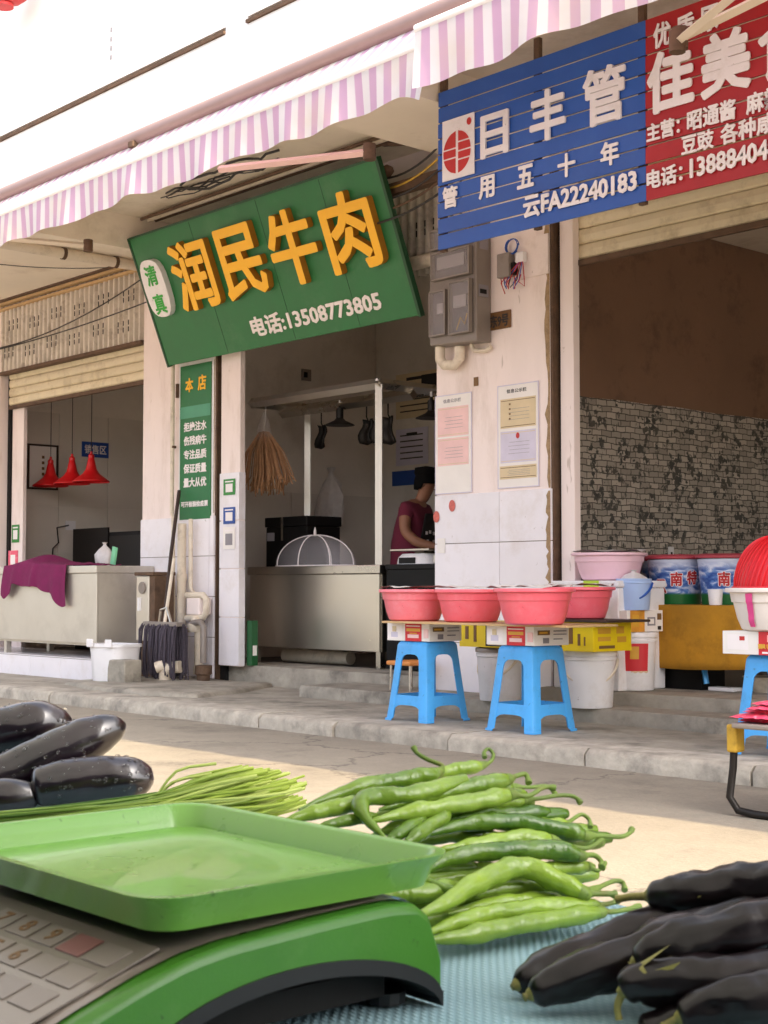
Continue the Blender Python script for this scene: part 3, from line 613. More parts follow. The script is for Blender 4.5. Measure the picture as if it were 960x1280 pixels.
# ================================================================== blue and red slat sign
BX0, BXM, BX1, BY = -6.285, -4.735, -1.9, 6.0
Tb = tr(BX0, BY, 1.995) @ rot('Y', -.35 * -1) @ rot('X', 90)
sl = thing('slat_sign', 'blue and red slatted sign board with white lettering hung before the right shutter', 'sign', T=Tb)
wB, wA = BXM - BX0, BX1 - BX0; NS = 10; sp = .0955
for i in range(NS):
    y0 = i * sp; off = random.uniform(-.003, .003)
    for a, b, m in ((0, wB, 'blue_sign'), (wB + .001, wA, 'red_sign')):
        q = MB(); q.box(a, b, y0 + .005, y0 + sp - .005, -.012 + off, off); q.build('slat', m, sl, bevel=.0015)
for x_ in (.02, wB * .5, wB - .04, wB + .9, wA - .1): part('batten', 'rust', sl, x_ - .02, x_ + .02, -.005, NS * sp + .12, -.045, -.0165)
lg = part('logo_plate', 'whitep', sl, .05, .315, .40, .76, .005, .012)
def red_disc(cx, cy, rx, ry, z, n=28):
    q = MB()
    for sgn in (-1, 1):
        for (f0, f1) in ((-1, -.28), (-.20, .16), (.24, 1)) if sgn < 0 else ((-1, -.42), (-.34, -.02), (.06, .42), (.50, 1)):
            pp = []
            for k in range(9): f = f0 + (f1 - f0) * k / 8; pp.append((cx + sgn * (.10 * rx), cy + f * ry))
            for k in range(9): f = f1 + (f0 - f1) * k / 8; pp.append((cx + sgn * max(.11 * rx, rx * math.sqrt(max(0, 1 - f * f)) * .98), cy + f * ry))
            q.prism(pp if sgn > 0 else pp[::-1], z, z + .003)
    return q
red_disc(.175, .555, .115, .125, .0125).build('red_emblem', 'redink', lg)
MB().prism([(.275 + .018 * math.cos(a), .715 + .022 * math.sin(a)) for a in [k * math.pi / 8 for k in range(16)]], .0125, .0155).build('red_dot', 'redink', lg)
for i, ch in enumerate('日丰管'): text(ch, .37 + i * .385, .37 + i * .385 + (.22, .26, .29)[i], .465, .465 + (.25, .285, .31)[i], 'whitep', sl, .006, .012, .022, 'raised_character')
for i, ch in enumerate('管用五十年'): text(ch, .05 + i * .302, .05 + i * .302 + .125, .235, .365, 'whitep', sl, .006, .006, .026, 'character')
text('云FA22240183', .70, 1.50, .06, .185, 'whitep', sl, .006, .006, .03)
r0 = wB
for i, ch in enumerate('优质原'): text(ch, r0 + .06 + i * .145, r0 + .06 + i * .145 + .11, .775, .905, 'whitep', sl, .006, .006, .02, 'character')
for i, ch in enumerate('佳美食'): text(ch, r0 + .02 + i * .335, r0 + .02 + i * .335 + .295, .435, .755, 'whitep', sl, .006, .008, .032, 'character')
text('主营：', r0 + .015, r0 + .225, .30, .395, 'whitep', sl, .006, .006, .024)
text('昭通酱', r0 + .27, r0 + .56, .30, .405, 'whitep', sl, .006, .006, .024); text('麻辣', r0 + .62, r0 + .82, .30, .405, 'whitep', sl, .006, .006, .024)
text('豆豉', r0 + .235, r0 + .43, .185, .285, 'whitep', sl, .006, .006, .024); text('各种咸', r0 + .47, r0 + .78, .185, .288, 'whitep', sl, .006, .006, .024)
text('电话：', r0 + .015, r0 + .24, .055, .155, 'whitep', sl, .006, .006, .024); text('138884048', r0 + .285, r0 + .80, .06, .16, 'whitep', sl, .006, .006, .026)

# ================================================================== left pillar: slogan board, pipes, stickers
Tv = facade_frame(-10.555, 7.036, .575)
vsn = thing('slogan_board', 'tall narrow green slogan board on the left pillar', 'sign', T=Tv)
part('panel', 'green', vsn, 0, .455, 0, 1.31, -.01, 0, bevel=.003)
part('backing', 'whitep', vsn, -.03, .485, -.012, 1.34, -.018, -.0102)
part('pale_band', mat('pale_green_print', '#4f9a78', .5), vsn, .002, .453, .86, .96, .0005, .002)
text('本', .085, .20, 1.08, 1.20, 'orange', vsn, .002, .003, .025, 'character'); text('店', .27, .39, 1.08, 1.21, 'orange', vsn, .002, .003, .025, 'character')
for i, s_ in enumerate(('拒绝注水', '伤残病牛', '专注品质', '保证质量', '量大从优')): text(s_, .065, .40, .745 - i * .118, .825 - i * .118, 'white', vsn, .002, .002, .026)
text('可开检验检疫票', .03, .425, .105, .155, 'white', vsn, .002, .002, .026)
part('hinge', 'rust', vsn, -.055, -.03, 1.05, 1.17, -.018, .01)

def sticker(label, x0, x1, z0, z1, y, m, m2, inner, name='sticker', cat='sticker', group=None):
    t = thing(name, label, cat, T=facade_frame(x0, y, z0), group=group); w, h = x1 - x0, z1 - z0
    part('card', m, t, 0, w, 0, h, 0, .003)
    if inner: part('white_square', m2, t, w * .2, w * .8, h * .18, h * .70, .0032, .0045); part('caption_strip', 'white', t, w * .15, w * .85, h * .80, h * .88, .0032, .0045)
    return t
G1, B1 = mat('green_sticker', '#2f8a34', .4), mat('blue_sticker', '#1e4a9c', .4)
sticker('green payment sticker on the white door jamb', -9.895, -9.735, .755, .885, 7.026, G1, 'white', True, group='payment stickers on the jamb')
sticker('blue payment sticker under the green one on the jamb', -9.895, -9.735, .52, .655, 7.026, B1, 'white', True, group='payment stickers on the jamb')
sticker('white rounded payment sticker lowest on the jamb', -9.895, -9.735, .315, .495, 7.026, 'paper', 'greyink', True, group='payment stickers on the jamb')
sticker('small green payment sticker on far left jamb', -13.77, -13.62, .46, .64, 7.155, G1, 'white', True)

def pipes(name, label, cat, lst, group=None):
    t = thing(name, label, cat, (0, 0, 0), group=group)
    for nm, pts, r, m in lst: MB().tube(pts, r, 12).build(nm, m, t, smooth=45)
    return t
def W3(px, py, Y): v = W(px, py, Y); return (v.x, v.y, v.z)
pipes('drain_pipe', 'thick cream drain pipe rising up the left pillar', 'pipe', [('pipe', [(-10.40, 6.96, PAV), (-10.40, 6.96, .54)], .037, 'pvc'), ('collar', [(-10.40, 6.96, .06), (-10.40, 6.96, .12)], .044, 'pvc')])
pipes('supply_pipe', 'thin cream pipe running up left pillar to the canopy', 'pipe', [('pipe', [(-10.60, 6.99, .62), (-10.60, 6.99, 2.83)], .018, 'pvc'), ('clip', [(-10.60, 7.0, 1.19), (-10.60, 7.0, 1.21)], .026, 'rust'), ('clip', [(-10.60, 7.0, 2.0), (-10.60, 7.0, 2.02)], .026, 'rust'), ('lower_pipe', [(-10.60, 6.99, .63), (-10.52, 6.95, .60), (-10.47, 6.93, -.30)], .016, 'pvc')])
pipes('conduit', 'slim pale conduit from slogan board foot to the pump box', 'pipe', [('pipe', [(-10.30, 6.98, .575), (-10.28, 6.97, .0), (-10.22, 6.97, -.06)], .018, 'pvc')])
pb = thing('pump_box', 'cream pipe loop and valve low on the left pillar', 'valve', (0, 0, 0))
MB().tube([(-10.26, 6.92, -.06), (-10.02, 6.92, -.06), (-9.98, 6.92, -.09), (-9.98, 6.92, -.20), (-10.02, 6.92, -.24), (-10.26, 6.92, -.25)], .028, 12).build('pipe_loop', 'pvc', pb, smooth=45)
MB().lathe([(.045, 0), (.06, .02), (.06, .06), (.035, .08), (.035, .11), (.02, .13)], 14, T=tr(-10.08, 6.88, -.36), close=True).build('valve_body', 'pvc', pb, smooth=40)
MB().box(-10.24, -10.05, 6.90, 7.02, -.22, -.08).build('backing_box', 'wall', pb, bevel=.01)
pipes('standpipe', 'cream standpipe beside the grey elbow pipe', 'pipe', [('pipe', [(-10.06, 6.90, -.35), (-10.06, 6.90, -.70)], .034, 'pvc'), ('foot_collar', [(-10.06, 6.90, -.70), (-10.06, 6.90, -.64)], .042, 'pvc')])
pipes('elbow_pipe', 'grey metal elbow pipe with dark base trap by the pillar', 'pipe', [('pipe', [(-10.08, 6.86, -.285), (-9.94, 6.84, -.275), (-9.90, 6.84, -.31), (-9.90, 6.84, -.60)], .026, 'meter'), ('trap', [(-9.90, 6.84, -.62), (-9.90, 6.84, -.69), (-9.90, 6.84, -.70), (-9.90, 6.84, PAV)], [.07, .07, .055, .05], 'rust')])
pipes('elbow_pipe', 'short cream drain elbow with open mouth on the concrete patch', 'pipe', [('pipe', [(-10.12, 6.62, PAV), (-10.12, 6.62, -.69), (-10.08, 6.63, -.64), (-9.99, 6.68, -.63)], .05, 'pvc'), ('mouth', [(-10.15, 6.55, -.64), (-10.11, 6.60, -.62)], .045, 'pvc')])
wm = thing('water_meter', 'blue water meter between the pipes of the left pillar', 'meter', (-10.32, 6.86, -.40))
MB().lathe([(.07, 0), (.085, .02), (.085, .08), (.06, .1)], 16, close=True).build('body', 'blueplastic', wm, smooth=40)
MB().tube([(-.15, 0, .05), (.15, 0, .05)], .022, 10).build('coupling', 'yellowpaint', wm, smooth=40)
gd = thing('electric_box', 'grey upright electric box standing against the left pillar', 'box', (-10.56, 6.80, PAV + .035))
part('body', 'steel_dull', gd, -.13, .06, -.10, .10, .30, .84, bevel=.008); part('side_panel', 'rust', gd, .0605, .14, -.09, .10, .30, .84)
part('lid', 'rust', gd, -.14, .15, -.115, .11, .842, .872, bevel=.006); part('door_handle', 'whitep', gd, -.08, -.05, -.12, -.10, .55, .66)
part('stand', 'rust', gd, -.10, .14, -.08, .10, 0, .30); MB().lathe([(.05, 0), (.05, .012)], 16, T=tr(-.03, -.10, .74) @ rot('X', 90), close=True).build('dial', 'meter', gd)

# mop standing upside up on its head, leaning on the pillar
mp = thing('mop', 'grey string mop with dark wooden handle leaning on left pillar', 'mop', (-10.22, 6.66, PAV + .035))
MB().tube([(.02, 0, .46), (-.13, .16, 1.02), (-.27, .33, 1.56)], .016, 8).build('handle', 'darkwood', mp, smooth=40)
MB().tube([(.06, -.02, .46), (-.04, .13, .98)], .014, 8).build('second_handle', 'pvc', mp, smooth=40)
MB().box(-.24, .26, -.04, .04, .43, .465).build('head_bar', 'meter', mp, bevel=.006)
MB().tube([(-.05, 0, .46), (-.03, 0, .56), (.06, 0, .58), (.12, 0, .46)], .012, 8).build('wire_loop', 'steel', mp, smooth=40)
q = MB(); rm = random.Random(5)
for i in range(190):
    a = rm.uniform(-.25, .27); b = rm.choice((-1, 1)) * rm.uniform(.03, .07); l_ = rm.uniform(.0, .06); w_ = rm.uniform(-.012, .012)
    q.tube([(a, b * .5, .45), (a + w_, b, .40), (a - w_ + rm.uniform(-.01, .01), b * 1.2 + rm.uniform(-.01, .01), .2), (a + rm.uniform(-.02, .02), b * 1.1, l_)], rm.uniform(.0045, .007), 5, caps=False)
o = q.build('yarn', 'mop', mp, smooth=60); o['kind'] = 'stuff'
# grey block and white bin in front of left counter
tag(part('concrete_block', 'conc', None, -10.28, -10.02, 6.18, 6.34, PAV + .03, PAV + .21, bevel=.012), 'rough grey concrete block beside the white bin', 'block')
bn = thing('waste_bin', 'white tapered waste bin with clip handles before the left counter', 'bin', (-10.36, 6.30, PAV + .002), rz=R(8))
q = MB(); 
def tub(prof, sx, sy, n=4, r=.25):
    q = MB(); k = 28
    for (w, z) in prof:
        for j in range(k):
            a = 2 * math.pi * j / k; e = 4.5
            c_, s_ = math.cos(a), math.sin(a); rr = (abs(c_) ** e + abs(s_) ** e) ** (-1 / e); q.v.append((sx * w * rr * c_, sy * w * rr * s_, z))
    for i in range(len(prof) - 1):
        for j in range(k): q.f.append((i * k + j, i * k + (j + 1) % k, (i + 1) * k + (j + 1) % k, (i + 1) * k + j)); q.mi.append(0)
    return q
tub([(0, 0), (.80, 0), (.83, .01), (.95, .30), (1.03, .302), (1.03, .325), (.98, .327), (.96, .30), (.80, .02), (0, .02)], .205, .15).build('body', 'whitep', bn, smooth=40)
for s_ in (-1, 1): part('clip_handle', 'whitep', bn, s_ * .115 - .04, s_ * .115 + .04, -.168, -.1565, .30, .365, bevel=.006)

# ================================================================== right pillar: meter box, plate, posters
Tm = facade_frame(-7.315, 7.046, 1.655)
mb = thing('meter_box', 'grey electric meter cabinet with clear cover on the right pillar', 'meter box', T=Tm)
MB().prism([(0, 0), (.45, -.02), (.45, .80), (0, .80)], 0, .14).build('cabinet', 'meter', mb, bevel=.008)
for (a, b, c, d) in ((.03, .19, .05, .36), (.22, .42, .04, .40), (.05, .42, .43, .62), (.04, .42, .64, .78)):
    w_ = part('window_recess', 'meter_in', mb, a, b, c, d, .141, .146); part('clear_pane', 'clear', w_, a, b, c, d, .172, .176)
    for e in ((a, a + .01, c, d), (b - .01, b, c, d), (a + .01, b - .01, c, c + .01), (a + .01, b - .01, d - .01, d)): part('pane_frame', 'meter', w_, *e, .146, .18)
part('meter_unit', 'greyink', mb, .26, .38, .22, .30, .147, .168); part('meter_unit', 'greyink', mb, .10, .16, .20, .27, .147, .168); part('meter_unit', 'greyink', mb, .10, .36, .50, .585, .147, .166)
MB().tube([(.28, .07, .158), (.32, .15, .16), (.36, .10, .16), (.38, .17, .158)], .004, 6).build('yellow_wire', 'yellowpaint', mb)
part('latch', 'black', mb, .452, .458, .30, .33, .05, .11); part('notice', 'greyink', mb, .452, .455, .60, .70, .03, .11); part('notice', 'greyink', mb, .452, .455, .28, .36, .03, .12)
MB().tube([(.03, -.005, .07), (.03, -.09, .07), (.06, -.13, .06), (.15, -.14, .05), (.20, -.10, .05), (.20, -.02, .05)], .036, 10).build('pipe_bend', 'pvc', mb, smooth=45)
MB().tube([(.30, -.015, .04), (.32, -.06, .03), (.42, -.07, .02), (.47, -.05, .02)], .016, 8).build('conduit', 'pvc', mb, smooth=45)
jb = thing('junction_box', 'small grey breaker box with loose red wires on the right pillar', 'junction box', T=facade_frame(-6.765, 7.046, 2.04))
part('backboard', 'wall', jb, .0, .42, -.02, .24, 0, .012); part('breaker', 'meter', jb, .02, .13, .0, .16, .012, .07, bevel=.006); part('breaker_gap', 'black', jb, .131, .16, .01, .09, .012, .05)
part('terminal', 'whitep', jb, .17, .24, .08, .15, .012, .05, bevel=.006)
rw = random.Random(2)
for i in range(7):
    x_ = .03 + i * .03; z_ = .02; pts = [(x_, .0, .04), (x_ + rw.uniform(-.02, .03), -.05, .06), (x_ + rw.uniform(-.03, .05), -.08 + rw.uniform(-.03, .02), .05), (x_ + rw.uniform(0, .06), -.03, .045), (.20 + i * .006, .08, .05)]
    MB().tube(pts, .0035, 5).build('wire', ('redink', 'blueplastic', 'redink', 'ink')[i % 4], jb, smooth=60)
q = MB(); 
for k in range(3): q.tube([(.13 + .055 * math.cos(a), .20 + .05 * math.sin(a), .03 + .008 * k) for a in [2 * math.pi * j / 16 + k for j in range(15)]], .0035, 5)
q.build('wire_coil', 'blueplastic', jb, smooth=60)
hp = thing('number_plate', 'small brown house number plate on the right pillar', 'plate', T=facade_frame(-6.885, 7.046, 1.715))
part('plate', mat('bronze_plate', '#7a5630', .5, .3, var=.3, scale=20), hp, 0, .205, 0, .12, 0, .006, bevel=.003); text('东9号', .02, .185, .015, .10, 'ink', hp, .007, .002, .02)
def poster(label, x0, x1, z0, z1, heads, body):
    t = thing('notice_poster', label, 'poster', T=facade_frame(x0, 7.046, z0), group='notice posters on the right pillar'); w, h = x1 - x0, z1 - z0
    part('sheet', 'paper', t, 0, w, 0, h, 0, .003)
    for e in ((0, w, -.006, 0), (0, w, h, h + .006), (-.006, 0, -.006, h + .006), (w, w + .006, -.006, h + .006)): part('border', 'lilacprint', t, *e, 0, .005)
    text('信息公示栏', w * .22, w * .72, h * .925, h * .965, heads, t, .0032, .001, .012)
    for (a, b, c, d, m) in body:
        part('certificate', m, t, w * a, w * b, h * c, h * d, .0032, .0048); 
        for e in ((a + .02, b - .02, d - .022, d - .016), (a + .02, b - .02, c + .014, c + .02)): part('certificate_line', 'cardtan' if m != 'cardtan' else 'brownink', t, w * e[0], w * e[1], h * e[2], h * e[3], .0049, .0055)
        for k in range(4): part('text_line', 'greyink', t, w * (a + .2 + .03 * (k % 2)), w * (b - .16), h * (c + (d - c) * (.28 + .12 * k)), h * (c + (d - c) * (.28 + .12 * k) + .003), .0049, .0055)
    return t
pA = poster('pale faded notice poster at left edge of the right pillar', -7.40, -7.055, .65, 1.32, 'greyink', [(.06, .93, .58, .88, 'pinkprint'), (.06, .93, .28, .56, 'pinkprint')])
pB = poster('notice poster with two framed certificates on the right pillar', -6.80, -6.445, .66, 1.33, 'ink', [(.06, .95, .58, .87, 'cardtan'), (.06, .95, .24, .55, 'lilacprint'), (.04, .96, .08, .21, 'cardtan')])
for k in range(4): part('certificate_mark', 'brownink', pB, .10, .115, .54 - k * .032, .552 - k * .032, .0056, .0062)
MB().prism([(.178 + .016 * math.cos(a), .335 + .02 * math.sin(a)) for a in [k * math.pi / 8 for k in range(16)]], .0056, .0064).build('red_emblem', 'redink', pB)
for i, (x_, z_) in enumerate(((-7.23, .56), (-7.385, .49))):
    t = tag(MB().prism([(.03 * math.cos(a), .04 * math.sin(a)) for a in [k * math.pi / 9 for k in range(18)]], 0, .002).build('round_sticker', mat('faded_red_print', '#cf6a60', .6, var=.3, scale=60), T=facade_frame(x_, 7.033, z_)), ('faded red round sticker under the pale poster', 'torn red round sticker at the pillar edge')[i], 'sticker')
tag(part('torn_paper', 'brownink', None, -7.03, -6.99, 7.044, 7.049, 1.36, 1.42), 'torn brown paper scrap between the two posters', 'paper scrap')
tag(part('paper_note', 'paper', None, -7.375, -7.30, 7.030, 7.0345, .24, .34), 'small white note low on left edge of right pillar', 'note')

# cables and pipes along the soffit
def cable(label, pts, r, m, name='cable', cat='cable'): return tag(MB().tube(pts, r, 6).build(name, m, None, smooth=60), label, cat)
def sag(a, b, s, n=10): a = Vector(a); b = Vector(b); return [a + (b - a) * (k / n) - Vector((0, 0, s * 4 * (k / n) * (1 - k / n))) for k in range(n + 1)]
cable('upper dark cable drooping across the corrugated panel', sag((-14.0, 6.98, 2.44), (-11.1, 6.98, 2.72), .10), .006, 'ink')
cable('lower dark cable crossing the corrugated panel', sag((-14.0, 6.97, 2.42), (-11.0, 6.97, 2.50), .03), .006, 'ink')
cable('thin wire sagging under the left canopy soffit', sag((-12.0, 5.4, 2.87), (-11.2, 6.7, 2.80), .05), .004, 'ink')
pipes('soffit_pipe', 'cream pipe running under the canopy left of the green sign', 'pipe', [('pipe', [(-10.93, 5.4, 2.79), (-10.93, 7.0, 2.79)], .045, 'pvc'), ('clamp', [(-10.93, 6.1, 2.79), (-10.93, 6.13, 2.79)], .052, 'rust'), ('clamp', [(-10.93, 6.6, 2.79), (-10.93, 6.63, 2.79)], .052, 'rust')])
pipes('soffit_conduit', 'bundle of dark conduits along the soffit above the green sign', 'conduit', [('conduit', [(-10.5, 6.6 + .07 * k, 3.08 + .006 * k), (-7.1, 6.6 + .07 * k, 3.08 + .006 * k)], .014 + .004 * (k % 2), ('rust', 'pvc', 'rust')[k]) for k in range(3)])
rt = random.Random(8); q = MB()
for i in range(7):
    x_ = -9.95 + rt.uniform(0, .5); p_ = Vector((x_, 6.30 + rt.uniform(0, .12), 3.10)); L_ = [p_.copy()]
    for k in range(rt.randint(6, 12)): p_ = p_ + Vector((rt.uniform(.05, .17), rt.uniform(-.03, .03), rt.uniform(-.035, .035))); p_.z = min(3.11, max(3.0, p_.z)); L_.append(p_.copy())
    q.tube(L_, rt.choice((.005, .007, .010)), 5)
tag(q.build('cable_tangle', 'ink', smooth=60), 'tangle of black cable ends on the soffit above green sign', 'cable')
t = thing('cable_bracket', 'rusty iron bracket with cables between the green and blue signs', 'bracket', (0, 0, 0))
MB().box(-7.66, -6.98, 6.70, 6.78, 2.70, 2.78).build('bar', 'rust', t, bevel=.005)
MB().tube([(-7.58, 6.72, 3.08), (-7.05, 6.72, 2.98)], .022, 6).build('strut', 'rust', t)
for i in range(5): MB().tube(sag((-7.75, 6.66 + .02 * i, 2.52 + .09 * i), (-6.95, 6.66, 2.60 + .08 * i), .04 + .01 * i), .008, 5).build('cable', ('ink', 'rust', 'ink', 'yellowpaint', 'ink')[i], t, smooth=60)
MB().lathe([(.0, .05), (.04, .03), (.05, 0), (.03, -.03), (0, -.04)], 10, T=tr(-7.50, 6.68, 2.86)).build('insulator', 'rust', t, smooth=60)
tag(MB().tube([(-7.63, 7.0, 2.28), (-7.36, 7.0, 2.28)], .05, 10).build('pipe_stub', 'pvc', smooth=45), 'short cream pipe stub beside the meter cabinet top', 'pipe')

# red lantern bottom at the top left corner
p = W(4, -17, 4.80)
ln = thing('red_lantern', 'red lantern hanging at the top left corner of the fascia', 'lantern', (p.x, p.y, p.z))
q = MB(); n = 20
for k in range(9):
    a = math.pi * k / 8; q.v += [(.20 * max(.3, math.sin(a)) * math.cos(b) * (1 + .03 * math.cos(b * 10)), .20 * max(.3, math.sin(a)) * math.sin(b) * (1 + .03 * math.cos(b * 10)), -.13 * math.cos(a)) for b in [2 * math.pi * j / n for j in range(n)]]
q.f = [(k * n + j, k * n + (j + 1) % n, (k + 1) * n + (j + 1) % n, (k + 1) * n + j) for k in range(8) for j in range(n)] + [tuple(range(n - 1, -1, -1)), tuple(8 * n + j for j in range(n))]; q.mi = [0] * len(q.f)
q.build('body', 'redink', ln, smooth=60); MB().lathe([(.075, -.15), (.075, -.13)], 16, close=True).build('base_ring', 'redink', ln); MB().lathe([(.075, .13), (.075, .16)], 16, close=True).build('top_ring', 'goldink', ln)
MB().tube([(0, 0, .16), (0, .22, .16 + .1)], .008, 6).build('hanger', 'rust', ln)

# ================================================================== left shop
YC = 6.47; LX0, LX1, LB = -13.4, -10.94, 7.03
lc = thing('display_counter', 'low stainless counter with purple towel at the left shopfront', 'counter', (0, 0, 0))
part('front_panel', 'steel_dull', lc, LX0, LX1, YC, YC + .02, -.47, .125, bevel=.003); part('side_panel', 'steel_dull', lc, LX1 - .02, LX1 - .001, YC + .021, LB, -.47, .125)
part('counter_top', 'steel_dull', lc, LX0, LX1 + .01, YC - .015, LB, .126, .19, bevel=.006); part('bottom_shelf', 'steel_dull', lc, LX0, LX1 - .02, YC + .03, LB, -.49, -.472)
for x_ in (-12.62, -11.04): part('leg', 'steel_dull', lc, x_, x_ + .05, YC + .02, YC + .07, -.595, -.49)
part('leg', 'steel_dull', lc, LX1 - .08, LX1 - .03, LB - .1, LB - .05, -.595, -.49); part('leg', 'steel_dull', lc, -12.62, -12.57, LB - .1, LB - .05, -.595, -.49)
pln = part('tiled_plinth', 'grout', bld, -14.2, LX1 + .02, YC - .03, 7.16, PAV - .01, -.60)
for i in range(6): part('tile', 'tile', pln, -14.2 + i * .547, -14.2 + (i + 1) * .547 - .004, YC - .042, YC - .02, PAV - .005, -.606, bevel=.002)
part('plinth_top', 'tile', pln, -14.2, LX1 + .02, YC - .042, 7.16, -.6005, -.594)
# towel draped over the counter edge
tw = MB(); tx0, tx1 = -12.56, -11.38
def pw(u, pts):
    for (a, b), (c, d) in zip(pts, pts[1:]):
        if u <= c: t = (u - a) / (c - a); return b + (d - b) * t * t * (3 - 2 * t)
    return pts[-1][1]
def towel(u, v):
    x = tx0 + (tx1 - tx0) * u
    hang = pw(u, [(0, .27), (.06, .30), (.14, .26), (.22, .17), (.36, .185), (.50, .20), (.54, .19), (.75, .25), (.96, .37), (1, .365)]) + .006 * math.sin(u * 23)
    mound = .125 * math.exp(-((u - .40) / .13) ** 2) + .05 * math.exp(-((u - .18) / .12) ** 2) + .03 * math.exp(-((u - .62) / .14) ** 2)
    if v < .45: k = 1 - v / .45; y = YC + .36 * k - .02; z = .204 + mound * (.35 + .65 * math.sin(math.pi * min(1, .25 + k * .75)) ) * (.4 + .6 * k) + .008 * math.sin(u * 14 + v * 9)
    else:
        k = (v - .45) / .55; fold = .030 * math.exp(-((u - .52) / .035) ** 2) + .018 * math.exp(-((u - .2) / .05) ** 2) + .012 * math.exp(-((u - .85) / .06) ** 2)
        y = YC - .028 - .015 * math.sin(k * 2.2) - fold * (.3 + .7 * k) - .006 * math.sin(u * 31) * k; z = .204 + mound * .14 * (1 - k) - k * hang
    return (x + .02 * math.sin(v * 4 + u * 2), y, z)
tw.grid(towel, 70, 44)
t = tw.build('towel', 'purple', smooth=80, solid=.006, sub=1); tag(t, 'purple towel draped over the left stainless counter edge', 'towel')
q = MB(); q.grid(lambda u, v: (-11.75 + .62 * u, YC + .22 + .14 * v + .03 * math.sin(u * 6), .203 + .03 * math.exp(-(v - .5) ** 2 * 8) * (1 - u) + .006 * math.sin(u * 20 + v * 6)), 20, 8)
tag(q.build('rag', 'purple', smooth=80, solid=.006), 'flat end of purple cloth trailing along the left counter top', 'rag')
tag(rbox(-11.28, -11.22, 6.80, 6.82, .192, .36).build('mint_board', 'mesh_green', T=tr(-11.25, 6.8, .2) @ rot('Y', 14) @ tr(11.25, -6.8, -.2)), 'thin mint green board standing on the left counter', 'board')
def bag(label, loc, w, h, name='plastic_bag', seed=0):
    q = MB(); n = 16
    prof = [(.25, 0), (.85, .03), (1, .25), (.9, .5), (.6, .72), (.2, .86), (.14, .92), (.3, 1.0)]
    for (r_, z_) in prof:
        for j in range(n):
            a = 2 * math.pi * j / n; k = 1 + .5 * noise.noise(Vector((math.cos(a) * 2.2, math.sin(a) * 2.2, z_ * 5 + seed)))
            q.v.append((w * .5 * r_ * k * math.cos(a), w * .32 * r_ * k * math.sin(a), h * z_))
    q.f = [(i * n + j, i * n + (j + 1) % n, (i + 1) * n + (j + 1) % n, (i + 1) * n + j) for i in range(len(prof) - 1) for j in range(n)] + [tuple(range(n - 1, -1, -1))]; q.mi = [0] * len(q.f)
    return tag(q.build(name, 'bagp', smooth=60, loc=loc), label, 'bag')
bag('white plastic bag standing on the left counter before dark cabinet', (-11.62, 6.95, .19), .22, .22, seed=3)
ov = thing('dark_cabinet', 'dark steamer cabinet behind the left counter', 'cabinet', (0, 0, 0))
part('body', 'black', ov, -13.62, -12.2, 7.80, 8.5, FLR, .56, bevel=.01); part('steel_side', 'dark_steel', ov, -13.64, -12.95, 7.78, 7.799, -.2, .61); part('door_panel', 'dark_steel', ov, -12.93, -12.25, 7.785, 7.799, -.2, .52)
# red pendant lamps
def lamp(label, x):
    t = thing('pendant_lamp', label, 'lamp', (x, 7.6, 1.055), group='red pendant lamps over the left counter')
    MB().lathe([(.185, 0), (.185, .012), (.14, .045), (.085, .085), (.055, .13), (.042, .19), (.03, .24), (.024, .245)], 24).build('shade', 'red', t, smooth=50, solid=.004)
    MB().lathe([(.03, .24), (.03, .27), (.012, .29), (.012, .31)], 12, close=True).build('lamp_cap', 'red', t, smooth=40)
    MB().tube([(0, 0, .3), (0, 0, 2.0)], .004, 5).build('cord', 'ink', t)
    MB().lathe([(0, .03), (.03, .04), (.04, .07), (.02, .11), (.02, .14)], 12).build('bulb', 'whitep', t, smooth=60)
    return t
lamp('leftmost red pendant lamp over the left counter', -13.80); lamp('middle red pendant lamp over the left counter', -13.36); lamp('right red pendant lamp over the left counter', -12.98)
def side_frame(x, y, z): return tr(x, y, z) @ rot('Z', 90) @ rot('X', 90)     # sign on a wall facing +X: local x = +Y, y = up, z = +X
fr = thing('picture_frame', 'framed certificate on far wall of the left shop', 'frame', T=side_frame(-14.106, 7.49, 1.04))
part('sheet', 'paper', fr, .02, .34, .02, .46, 0, .008)
for e in ((0, .36, 0, .02), (0, .36, .46, .48), (0, .02, .02, .46), (.34, .36, .02, .46)): part('frame_bar', 'darkwood', fr, *e, 0, .02)
for k in range(4): part('text_mark', 'brownink', fr, .17, .20, .33 - k * .06, .36 - k * .06, .0085, .009)
bs = thing('blue_sign', 'small blue sales area sign on the left shop wall', 'sign', T=side_frame(-14.106, 8.14, 1.42))
part('panel', B1, bs, 0, .33, 0, .165, 0, .008); text('销售区', .03, .30, .035, .135, 'white', bs, .009, .002, .015)
t = thing('socket', 'wall socket with hanging dark cord in the left shop', 'socket', T=side_frame(-14.106, 7.95, .62))
part('plate', 'whitep', t, 0, .12, 0, .10, 0, .01); MB().tube([(.03, .05, .02), (-.12, .02, .04), (-.10, -.14, .04), (-.16, -.2, .03), (-.17, -.4, .02)], .008, 6).build('cord', 'ink', t, smooth=60)
cb2 = thing('payment_stand', 'pink payment card standing at far left of the counter', 'card', (-12.66, YC + .12, .19)); part('card', 'pinkpack', cb2, -.09, .09, 0, .006, 0, .16); part('white_square', 'paper', cb2, -.045, .045, -.002, 0, .03, .12)

